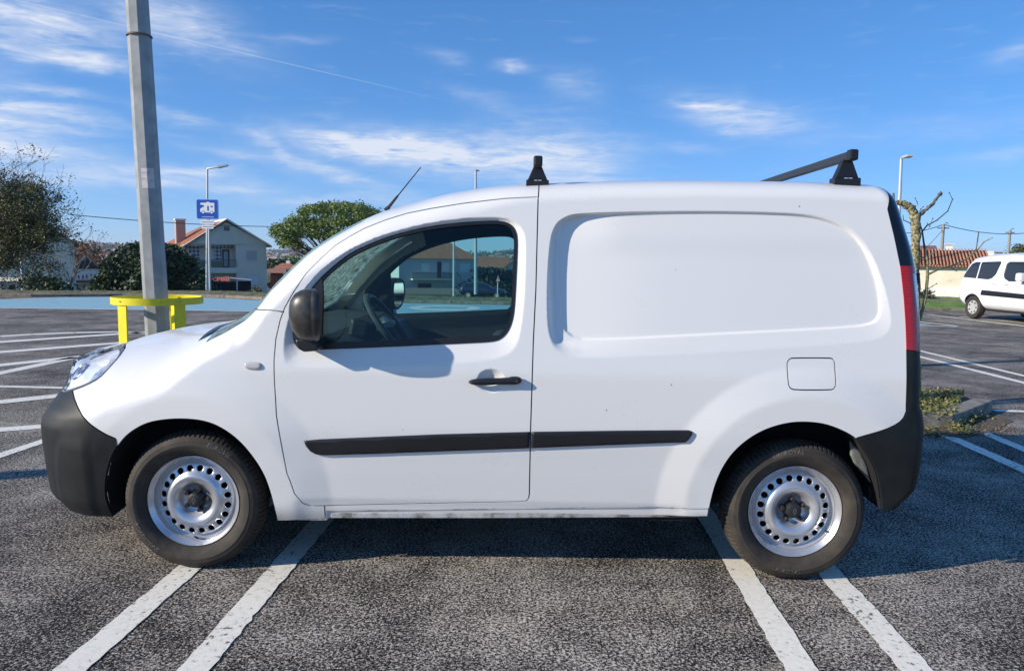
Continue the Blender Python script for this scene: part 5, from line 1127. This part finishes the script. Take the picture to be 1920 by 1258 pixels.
M_pine=mat('pine_needles',(.12,.17,.045),.6,noise=(.5,5,[(.3,(.10,.15,.035)),(.6,(.20,.27,.06)),(.8,(.32,.35,.09))]))
M_rust=mat('leaf_rust',(.30,.12,.05),.8,noise=(.8,4,[(.3,(.18,.07,.03)),(.7,(.38,.17,.07))]))
# half-bare tree at the left edge
rng=np.random.default_rng(11)
def half_bare():
    Y=30.; t=empty('half_bare_tree',(0,0,0),label='large half-bare tree with thinning dark leaves at the left edge',cat='tree')
    b=MB(); tips=[]; root=at(-150,548,Y); top=at(-140,470,Y)
    b.tube([root-np.array([0,0,1.2]),top],[.28,.20],10)
    for px,py,dy in((170,408,0),(120,350,1),(60,310,-1),(0,290,.5),(-60,290,0),(160,470,-1),(100,430,1.5),(130,380,-1.2),(60,380,1.),(110,500,.4),(40,500,-1),(20,440,1.6),(-20,350,0),(160,440,1.),(80,330,0.)):
        e=at(px,py,Y+dy*1.3); d=e-top; Ln=np.linalg.norm(d); d/=Ln
        P=[top+d*Ln*k_*.62+rng.normal(0,.10,3)*(k_>0)+np.array([0,0,.35*math.sin(k_*3)]) for k_ in(0,.25,.5,.75,1)]; b.tube(P,[.09,.075,.06,.045,.032],6,cap=False)
        for k_ in(2,3,4,4,4): grow(b,tips,P[k_],d+rng.normal(0,.35,3),Ln*.20,.024,3,.55,4,.02,(2,3),.72,.14,.006)
    b.build('branches',M_bark,t)
    b=MB(); P=[]
    for p,d in tips:
        q=CAM+(p-CAM)*(30-CAM[1])/(p[1]-CAM[1]); px=960+FPX*((p-CAM)@RT)/((p-CAM)@FW); py=629-FPX*((p-CAM)@UP)/((p-CAM)@FW)
        dens=1.0 if px<70+ (py-330)*.25 and py>345 else .22
        if py<330: dens=.08
        if rng.uniform()<dens:
            for _ in range(7): P.append(p+rng.normal(0,.13,3))
    for px,py,rx,rz,n in((30,380,1.1,.65,2600),(70,410,.95,.45,1900),(20,450,1.2,.5,2200),(8,495,.8,.4,1000),(50,460,.9,.35,1100),(95,435,.8,.3,1000),(10,345,.8,.4,700),(75,375,.7,.35,600),(-40,420,1.5,1.2,900),(105,450,.6,.15,90),(25,350,.8,.4,260),(85,490,.6,.12,60)):
        c=at(px,py,Y); u=rng.normal(size=(n,3)); cl_=rng.normal(0,.5,(max(3,n//45),3))*np.array([rx,1.2,rz])
        for i in range(n): P.append(c+cl_[rng.integers(len(cl_))]+rng.normal(0,.15,3))
    P=P+[p+rng.normal(0,.1,3) for p in P if rng.uniform()<.7]; leaves(b,P,.056,.2); b.build('crown',M_leafD,t)
half_bare()
# dark evergreen clump left of the house: several bushy trees
def bush(name,label,px,pyt,pyb,Y,w,m,n=2600,size=.20,trunk=True,group=None,cat='tree',seed=1,lob=9):
    global rng
    rng=np.random.default_rng(seed); t=empty(name,(0,0,0),label=label,cat=cat,group=group); c0=at(px,pyb,Y); c1=at(px,pyt,Y); H=c1[2]-c0[2]; b=MB()
    b.tube([(c0[0],Y,c0[2]-.6),(c0[0],Y,c0[2]+H*.8)],[.06*H**.5+.04,.03],8)
    for k in range(7): a=rng.uniform(0,6.28); zz=c0[2]+H*rng.uniform(.2,.7); b.tube([(c0[0],Y,zz),(c0[0]+w*.4*math.cos(a),Y+w*.4*math.sin(a),zz+H*.2)],[.05,.02],5)
    b.build('trunk',M_bark,t); b=MB(); P=[]
    for i in range(lob*3):
        f=rng.uniform(0,1); zz=c0[2]+H*(.06+.9*f); rr=w*.5*(1-f**2.2*.85)*rng.uniform(.3,1.); a=rng.uniform(0,6.28); cc=np.array([c0[0]+rr*math.cos(a),Y+rr*math.sin(a),zz]); s=w*.10*rng.uniform(.6,1.4)
        for _ in range(n//(lob*3)): P.append(cc+rng.normal(0,1,3)*np.array([s,s,s*.8]))
    P=[p for p in P if p[2]<c1[2]+.2]
    leaves(b,P,size,.3); b.build('crown',m,t)
grp='dark evergreens between the white and the grey house'
for i,(px,pyt,w,lab) in enumerate(((206,512,1.9,'lowest dark evergreen at the left end of its row, beside the white house'),(226,480,3.2,'second dark evergreen from the left of its row'),(252,461,4.4,'tallest dark evergreen, just left of the leaning lamp post'),(283,458,4.2,'dark evergreen directly behind the leaning lamp post'),(318,462,4.4,'dark evergreen just right of the leaning lamp post'),(347,482,3.6,'dark evergreen in front of the left wing of the grey house'),(372,520,2.2,'small dark evergreen beside the camper sign pole'))):
    bush('evergreen_tree',lab,px,pyt,556,50.+(i%3)*2,w,M_leafG,n=5200,size=.17,group=grp,seed=30+i,lob=12)
bush('shrub','low dark shrub before the beige house, right of the white tubs',70,520,554,40,2.2,M_leafG,n=1300,size=.12,cat='shrub',seed=51)
bush('shrub','low dark shrub right of the bare tree at the beige house corner',102,522,554,40,2.0,M_leafG,n=1300,size=.12,cat='shrub',seed=52)
bush('rust_tree','rust-coloured tree behind the white house with the dark gable',165,452,520,120,8.5,M_rust,n=1600,size=.3,seed=53)
bush('shrub','grey-green treetop at the far right above the white people carrier',1912,462,500,60,2.8,M_leafD,n=1500,size=.14,cat='tree',seed=54)
bush('hedge_shrub','dark hedge right of the balcony house',920,505,556,80,6.5,M_leafG,n=2600,size=.28,cat='hedge',seed=55)
bush('hedge_shrub','second dark hedge clump behind the warning sign, seen through the van window',946,510,556,82,5.5,M_leafG,n=2200,size=.28,cat='hedge',seed=56)
bush('round_tree','round dark green tree beyond the right corner of the grey house',519,488,500,170,6.5,M_leafG,n=1200,size=.5,seed=57)
bush('round_tree','olive-coloured round tree above the hipped orange roof',552,484,496,190,8,M_pine,n=1200,size=.5,seed=58)
bush('shrub','small shrub at the foot of the grey house, beside the fence post',478,541,556,36,1.0,M_weed,n=500,size=.07,cat='shrub',seed=59)
bush('shrub','tuft of greenery at the foot of the lichened tree, before the cream wall',1733,545,568,22,.7,M_leafG,n=500,size=.05,cat='shrub',seed=60)
# bare grey tree at the corner of the beige house
rng=np.random.default_rng(5); t=empty('bare_tree',(0,0,0),label='leafless pale tree in front of the right corner of the beige house',cat='tree'); b=MB(); tips=[]
r0=at(133,553,42); b.tube([r0-np.array([0,0,.8]),r0+np.array([0,0,.8])],[.12,.09],8)
for k in range(9): grow(b,tips,r0+np.array([0,0,.3+.06*k]),np.array([rng.normal(-.25,.55),rng.normal(0,.4),1.]),1.2,.05,3,.35,4,.08,(2,3),.72,.10,.008)
b.build('branches',mat('bark_pale',(.26,.24,.20),.9),t)
# umbrella pine
rng=np.random.default_rng(8); t=empty('umbrella_pine',(0,0,0),label='umbrella pine with flat green crown behind the van windscreen',cat='tree'); Yp=80.; b=MB()
tr0=at(655,560,Yp); tr1=at(640,492,Yp); b.tube([tr0,tr1],[.5,.38],10)
lobes=[(545,432,26,16),(562,416,26,13),(585,398,28,14),(612,392,30,14),(640,390,32,13),(668,394,28,14),(692,402,24,14),(707,412,18,14),(540,440,18,14),(560,435,26,16),(590,425,32,18),(625,415,34,18),(660,418,32,18),(690,425,26,16),(545,455,18,8),(612,440,26,10),(650,440,30,12),(533,432,12,12),(640,455,26,9),(668,448,22,10)]
P=[];lim=[]
for px,py,rx,rz in lobes:
    for dy in(-4,0,4):
        c=at(px+rng.normal(0,4),py+abs(dy)*1.0,Yp+dy+rng.normal(0,1)); k=Yp/FPX
        ncl=26
        for _ in range(ncl):
            u=rng.normal(size=3); u/=np.linalg.norm(u); u[2]=abs(u[2])*.9-.15; cc=c+u*np.array([rx*k*1.02,1.9,rz*k*.9]); 
            for _ in range(24): P.append(cc+rng.normal(0,.22,3))
        lim.append(c)
for c in lim[::2]:
    m_=.5*(tr1+c)+np.array([0,0,-.8]); b.tube([tr1,m_,c+np.array([0,0,-.4])],[.16,.09,.04],6,cap=False)
    for _ in range(3): e=c+rng.normal(0,1.0,3)*np.array([1,1,.4]); b.tube([m_,.5*(m_+e)+np.array([0,0,-.2]),e],[.05,.035,.02],4,cap=False)
b.build('trunk',M_bark,t); b=MB(); leaves(b,P,.155,.5,aspect=1.5); b.build('crown',M_pine,t)
# pollarded tree covered with lichen in the pit, and its thin shoots
rng=np.random.default_rng(21); Yt=3.35; T=lambda px,py,dy=0.:at(px,py,Yt+dy)
M_lich=mat('lichen_bark',(.30,.27,.12),.95,noise=(38,7,[(.36,(.06,.05,.035)),(.46,(.17,.15,.10)),(.54,(.40,.35,.16)),(.66,(.62,.55,.26))]),bump=(60,1.,.02))
t=empty('pollarded_tree',(0,0,0),label='pollarded little tree with yellow lichened crooked trunk just behind the van tail',cat='tree')
def gnarl(P,rs,n=12,amp=.16):
    b=MB(); Q=[];Rr=[]
    for i in range(len(P)-1):
        for k in range(6): f=k/6; Q.append(P[i]*(1-f)+P[i+1]*f+rng.normal(0,rs[i]*.06,3)); Rr.append((rs[i]*(1-f)+rs[i+1]*f)*rng.uniform(1-amp,1+amp))
    Q.append(P[-1]);Rr.append(rs[-1]); b.tube(Q,Rr,n); v=np.array(b.v); v+=rng.normal(0,.0035,v.shape); b.v=[tuple(p) for p in v]; return b
gnarl([T(1716,790),T(1716,640),T(1716,540),T(1717,440),T(1716,404),T(1706,388),T(1694,381),T(1680,380)],[.060,.044,.041,.040,.046,.038,.028,.024]).build('trunk',M_lich,t,smooth=True,ang=60)
gnarl([T(1720,408),T(1733,396),T(1748,384),T(1760,368),T(1765,361)],[.022,.017,.014,.012,.016]).build('limb',mat('branch_grey',(.20,.17,.13),.9,noise=(40,5,[(.35,(.10,.08,.06)),(.6,(.25,.21,.16))])),t,smooth=True,ang=60)
M_twig=mat('twig',(.16,.12,.08),.8); M_twigY=mat('twig_lichen',(.36,.32,.16),.9,noise=(60,5,[(.4,(.18,.14,.08)),(.6,(.45,.42,.22))]))
def tw(P,rs,m=M_twig,nm='twig',par=None):
    b=MB(); b.tube([T(*p) for p in P],rs,6); 
    for p in P[1:]: b.tube([T(p[0]-.8,p[1]),T(p[0]+.8,p[1])],[.007,.007],5)
    return b.build(nm,m,par if par is not None else t,smooth=True)
tw([(1722,430),(1722,412),(1717,400)],[.006,.005,.003]); tw([(1693,403),(1694,413),(1712,421),(1718,422)],[.004,.005,.006,.006])
tw([(1675,362),(1676,372),(1677,384)],[.010,.009,.011]); tw([(1721,385),(1719,378),(1716,372)],[.004,.003,.002]); tw([(1724,398),(1727,392),(1731,388)],[.004,.003,.002])
sp=empty('sapling',(0,0,0),label='thin bare sapling with long shoots, right of the lichened trunk and before the cream wall',cat='sapling')
tw([(1724,600),(1730,580),(1736,555),(1739,520),(1739,490),(1737,480)],[.017,.016,.015,.014,.013,.012],M_twigY,'stem',sp)
tw([(1737,482),(1732,455),(1729,432),(1724,418)],[.011,.009,.007,.004],M_twig,'shoot',sp)
tw([(1740,515),(1760,505),(1790,497),(1815,484),(1835,466),(1845,454),(1860,446)],[.011,.009,.008,.007,.006,.005,.004],M_twigY,'shoot',sp)
tw([(1728,436),(1738,423),(1757,413),(1777,396),(1786,374),(1780,362)],[.007,.007,.006,.005,.004,.002],M_twig,'shoot',sp)
tw([(1738,418),(1743,425),(1749,410)],[.004,.003,.002],M_twig,'shoot',sp); tw([(1830,470),(1833,450),(1835,436)],[.004,.005,.005],M_twig,'shoot',sp)
tw([(1737,482),(1748,476),(1757,470)],[.005,.004,.003],M_twigY,'shoot',sp); tw([(1739,542),(1748,537),(1756,532)],[.005,.004,.003],M_twigY,'shoot',sp); tw([(1780,500),(1793,508),(1806,498)],[.004,.004,.003],M_twigY,'shoot',sp)
tw([(1716,470),(1722,480),(1737,485)],[.006,.006,.008],M_twigY,'shoot',sp)
# ------------------------------------------------------------------ FAR TOWN AND WOODS
rng=np.random.default_rng(3)
bw=MB();br=MB();bt=MB()
for _ in range(520):
    Y=rng.choice([rng.uniform(260,900),rng.uniform(1500,2700)]); px=rng.choice([rng.uniform(150,300),rng.uniform(500,640),rng.uniform(690,960)]); x=at(px,480,Y)[0]; z=float(hgt(x,Y)); s=rng.uniform(3,6)*(1+Y/1600); h=rng.uniform(3,6)*(1+Y/2200)
    if rng.uniform()<.5: bw.box(x-s,x+s,Y,Y+s,z-3,z+h); 
    if rng.uniform()<.16: br.add([(x-s*1.1,Y-.4,z+h),(x+s*1.1,Y-.4,z+h),(x+s*1.1,Y+s,z+h),(x-s*1.1,Y+s,z+h),(x,Y+s*.5,z+h+s*.5)],[(0,1,4),(1,2,4),(2,3,4),(3,0,4)])
M_town=mat('town_walls',(.6,.58,.54),.9,noise=(.02,3,[(.3,(.42,.40,.36)),(.7,(.7,.69,.67))])); bw.build('distant_town',M_town,kind='stuff'); br.build('distant_roofs',M_tile,kind='stuff')
P=[]
for _ in range(2600):
    Y=rng.choice([rng.uniform(220,1000),rng.uniform(1400,3800)]); px=rng.choice([rng.uniform(140,310),rng.uniform(495,650),rng.uniform(690,970)]); x=at(px,480,Y)[0]; z=float(hgt(x,Y)); s=(2.2+Y/420)
    for _ in range(9): P.append((np.array([x,Y,z+s*.6])+rng.normal(0,1,3)*np.array([s,s,s*.45]),s*.9))
V=[];F=[]
for p,s in P:
    n=rng.normal(size=3); n/=np.linalg.norm(n); u=np.cross(n,rng.normal(size=3)); u/=np.linalg.norm(u); w=np.cross(n,u); i=len(V); V+=[p-u*s*.6,p+w*s*.5,p+u*s*.6,p-w*s*.5]; F.append((i,i+1,i+2,i+3))
bt.add(V,F); bt.build('distant_woods',mat('wood_green',(.03,.045,.022),.9,noise=(.01,4,[(.35,(.018,.028,.014)),(.65,(.05,.06,.03))])),kind='stuff')
# ------------------------------------------------------------------ OTHER VEHICLES
def small_car(name,label,prof,width,wins,wheels,paint,loc,rz,extras=None,cat='car',tuck=.16,cap=M_rim,r=.31):
    """prof: side outline (x,z); wins: window outlines; body is inflated from its side outline"""
    t=empty(name,loc,rz,label=label,cat=cat); t.rotation_euler=(0,0,rz); W2=width/2
    prof=resample(np.array(prof),.05)
    def Yc(x,z):
        d=np.clip(pdist(x,z,prof)/.30,0,1); w=W2*np.interp(z,[.15,.35,.7,.95,1.3,1.8],[.93,.98,1.,.97,.88,.76]); return w*np.power(np.clip(1-(1-d)**2,1e-6,1),.20)
    st=.045; x0,z0=prof.min(0); x1,z1=prof.max(0); gg=np.stack(np.meshgrid(np.arange(x0,x1,st),np.arange(z0,z1,st)),-1).reshape(-1,2); gg=gg[inpoly(gg[:,0],gg[:,1],prof)&(pdist(gg[:,0],gg[:,1],prof)>.012)]
    rg_=[offs(prof,-d) for d in(.004,.012,.03,.06)]; gg=np.vstack([gg]+[q[inpoly(q[:,0],q[:,1],prof)] for q in rg_])
    lines=[(prof,True)]+[(resample(np.array(w),.04),True) for w in wins]
    for wx in wheels: lines.append((np.array([(wx+.375*math.cos(a),.31+.375*math.sin(a)) for a in np.linspace(0,2*math.pi,48,endpoint=False)]),True))
    P=[];E=[]
    for q,_ in lines: b0=len(P); n=len(q); P+=[Vector(p) for p in q]; E+=[(b0+i,b0+(i+1)%n) for i in range(n)]
    v,_,T,_,_,_=delaunay_2d_cdt(P+[Vector(p) for p in gg],E,[],0,1e-5); v=np.array([tuple(p) for p in v]); T=np.array([q for q in T if len(q)==3]); c=v[T].mean(1)
    ins=inpoly(c[:,0],c[:,1],prof); arch=np.zeros(len(T),bool)
    for wx in wheels: arch|=np.hypot(c[:,0]-wx,c[:,1]-.31)<.375
    wi=np.zeros(len(T),bool)
    for w in wins: wi|=inpoly(c[:,0],c[:,1],np.array(w))
    y=Yc(v[:,0],v[:,1]); e=2e-3; gx=(Yc(v[:,0]+e,v[:,1])-Yc(v[:,0]-e,v[:,1]))/(2*e); gz=(Yc(v[:,0],v[:,1]+e)-Yc(v[:,0],v[:,1]-e))/(2*e); nn=np.stack([-gx,np.ones_like(gx),-gz],1); nn/=np.linalg.norm(nn,axis=1)[:,None]
    def emit(nm,mask,m,off=0.,par=t):
        V=[];F=[];NN=[]
        for s in(-1,1):
            b0=len(V); n2=nn*np.array([1,s,1]); V+=(np.stack([v[:,0],y*s,v[:,1]],1)+n2*off).tolist(); NN+=n2.tolist()
            for q in T[mask]:
                a,bb,cc=v[q]; cr=(bb[0]-a[0])*(cc[1]-a[1])-(bb[1]-a[1])*(cc[0]-a[0]); q=tuple(q) if (cr>0)==(s<0) else tuple(q)[::-1]; F.append(tuple(b0+i for i in q))
        return mesh_n(nm,np.array(V),F,np.array(NN),m,par)
    emit('body',ins&~arch&~wi,paint)
    b=MB(); b.box(x0+.55,x1-.6,-W2*.8,W2*.8,.24,.5); b.build('underbody',M_void,t)
    emit('side_windows',ins&wi,M_pane if True else M_gloss,off=-.004)
    for wx in wheels:
        for s in(-1,1):
            w=empty('wheel'); w.parent=t; w.location=(wx,s*(W2-.115),r)
            b=MB(); b.lathe([(r-.115,-.06),(r-.10,-.085),(r-.05,-.10),(r-.01,-.085),(r,-.05),(r,.05),(r-.01,.085),(r-.1,.09)],36); b.build('tyre',M_tyre,w,smooth=True)
            b=MB(); b.lathe([(0,-.075),(.04,-.078),(.12,-.07),(r-.125,-.085),(r-.112,-.06),(r-.11,.0),(0,.02)],36); cp_=b.build('wheel_cover',M_cover,w,smooth=True)
            b=MB()
            for k in range(7):
                a=2*math.pi*k/7; cx,cz=.145*math.cos(a),.145*math.sin(a); b.lathe([(0,-.0835),(.024,-.0835),(.024,-.07)],12,(cx,0,cz))
            b.build('cover_holes',M_void,cp_)
            if s>0: w.rotation_euler=(0,0,math.pi)
    if extras: extras(t,Yc,W2)
    return t
M_cover=mat('wheel_cover',(.50,.50,.48),.45,metal=.2)
M_pw=mat('mpv_paint',(.83,.83,.83),.25,coat=.6)
# white people carrier: rear wheel (1820,597) in the photo, front turned towards the camera
rw=gnd(1826,597)[:2]; hd=np.array([.07,-1.]); hd/=np.linalg.norm(hd)
mprof=[(-.72,.42),(-.78,.62),(-.77,.95),(-.72,1.22),(-.60,1.52),(-.42,1.70),(.1,1.77),(.9,1.80),(1.5,1.77),(2.0,1.66),(2.45,1.42),(2.85,1.16),(3.15,1.08),(3.4,.98),(3.52,.80),(3.55,.45),(3.45,.28),(3.05,.22),(.4,.22),(-.5,.28)]
mw=[[(-.56,1.16),(-.52,1.12),(.02,1.10),(.02,1.55),(-.20,1.55),(-.32,1.50)],[(.06,1.10),(.50,1.08),(.64,1.12),(.74,1.22),(.82,1.53),(.77,1.57),(.06,1.55)],[(1.02,1.22),(1.10,1.12),(1.28,1.05),(2.42,1.06),(2.48,1.12),(2.2,1.36),(1.95,1.50),(1.70,1.56),(1.10,1.56),(1.02,1.50)]]
def mx_(t,Yc,W2):
    S1=-1 if True else 1
    for s in(-1,1):
        q=np.array([(.34,.66),(2.25,.62),(2.28,.68),(2.22,.745),(.36,.80)]); V,F,Nn=inflate(q,.02,.012,.06,Yc,s); mesh_n('side_moulding',V,F,Nn,M_trim,t)
        for hx in(.80,1.24): V,F,Nn=inflate(np.array([(hx-.09,.955),(hx+.09,.945),(hx+.09,.975),(hx-.09,.985)]),.02,.01,.03,Yc,s); mesh_n('door_handle',V,F,Nn,mat('handle_grey',(.45,.45,.46),.4),t)
        b=MB(); b.box(1.78,1.96,s*(W2+.10)-.09,s*(W2+.10)+.09,1.06,1.28); b.build('wing_mirror',M_pw,t,bevel=.05)
        b=MB(); b.box(1.84,2.00,s*(W2-.02)-.06,s*(W2-.02)+.06,1.04,1.09); b.build('mirror_arm',M_trim,t)
        V,F,Nn=inflate(np.array([(1.085,.34),(1.095,.34),(1.04,1.62),(1.03,1.62)]),.001,.004,.06,Yc,s); mesh_n('door_gap',V,F,Nn,mat('gap_grey',(.25,.25,.26),.6),t)
        V,F,Nn=inflate(np.array([(-.80,.80),(-.785,.80),(-.70,1.22),(-.715,1.22)]),.002,.004,.04,Yc,s); mesh_n('tail_seam',V,F,Nn,M_trim,t)
mp=small_car('people_carrier','white people carrier with dark side moulding and tinted windows parked at the right edge','' or mprof,1.80,mw,(0.,2.73),M_pw,(0,0,0),0,mx_,cat='car')
# front of the model points to +x; turn it to heading hd and set its rear wheel (camera side) on the measured spot
ang=math.atan2(hd[1],hd[0]); 
# the side facing the camera is the car's right side (local y<0 after turning)
off=Matrix.Rotation(ang,3,'Z')@Vector((0,-.80,0)); mp.rotation_euler=(0,0,ang); mp.location=(rw[0]-off.x,rw[1]-off.y,0)
# dark estate car on the street, seen through both side windows
cprof=[(-.75,.35),(-.82,.6),(-.78,.92),(-.60,1.20),(-.35,1.38),(.4,1.45),(1.1,1.43),(1.6,1.28),(2.05,1.0),(2.7,.90),(3.15,.78),(3.30,.55),(3.25,.28),(-.6,.28)]
cwn=[[(-.42,1.0),(.25,1.0),(.25,1.33),(-.2,1.30)],[(.32,1.0),(1.0,1.0),(1.0,1.34),(.32,1.34)],[(1.08,1.0),(1.85,1.0),(1.5,1.24),(1.08,1.33)]]
dc=small_car('parked_car','dark blue car parked on the street, seen through the van window','' or cprof,1.72,cwn,(0.,2.55),mat('dark_car_paint',(.015,.025,.05),.25,coat=.5),(0,0,0),0)
cpos=at(880,556,62); dc.location=(cpos[0],62,cpos[2]-.15); dc.rotation_euler=(0,0,R_(-4))
# white tubs and pole at the left
a=at(44,545,44); b=MB(); b.tube([(a[0],44,at(44,556,44)[2]-.5),at(42,488,44)],[.16,.13],12); tag(b.build('white_column',M_whitep,smooth=True),'thick white column in front of the beige house under the half-bare tree','column')
b=MB(); b.tube([at(40,552,43),at(40,544,43)],[.30,.36],14); tag(b.build('blue_bin',mat('bin_blue',(.05,.05,.20),.5),smooth=True),'dark blue tub at the foot of the white column','tub')
b=MB(); b.tube([at(97,556,41),at(98,522,41)],[.07,.05],8); tag(b.build('wooden_post',mat('wood_post',(.28,.16,.09),.8),smooth=True),'brown wooden post among the low shrubs before the beige house','post')
# ------------------------------------------------------------------ AIR
hm=bpy.data.materials.new('haze_air'); hm.use_nodes=True; hn=hm.node_tree; hn.nodes.clear(); ho=hn.nodes.new('ShaderNodeOutputMaterial'); hv=hn.nodes.new('ShaderNodeVolumePrincipled')
hv.inputs['Color'].default_value=(.80,.88,1.,1); hv.inputs['Density'].default_value=.00012; hv.inputs['Anisotropy'].default_value=.2; hn.links.new(hv.outputs[0],ho.inputs['Volume'])
b=MB(); b.box(-6200,6200,-260,4700,-60,95); hz_=b.build('haze',hm,kind='stuff')
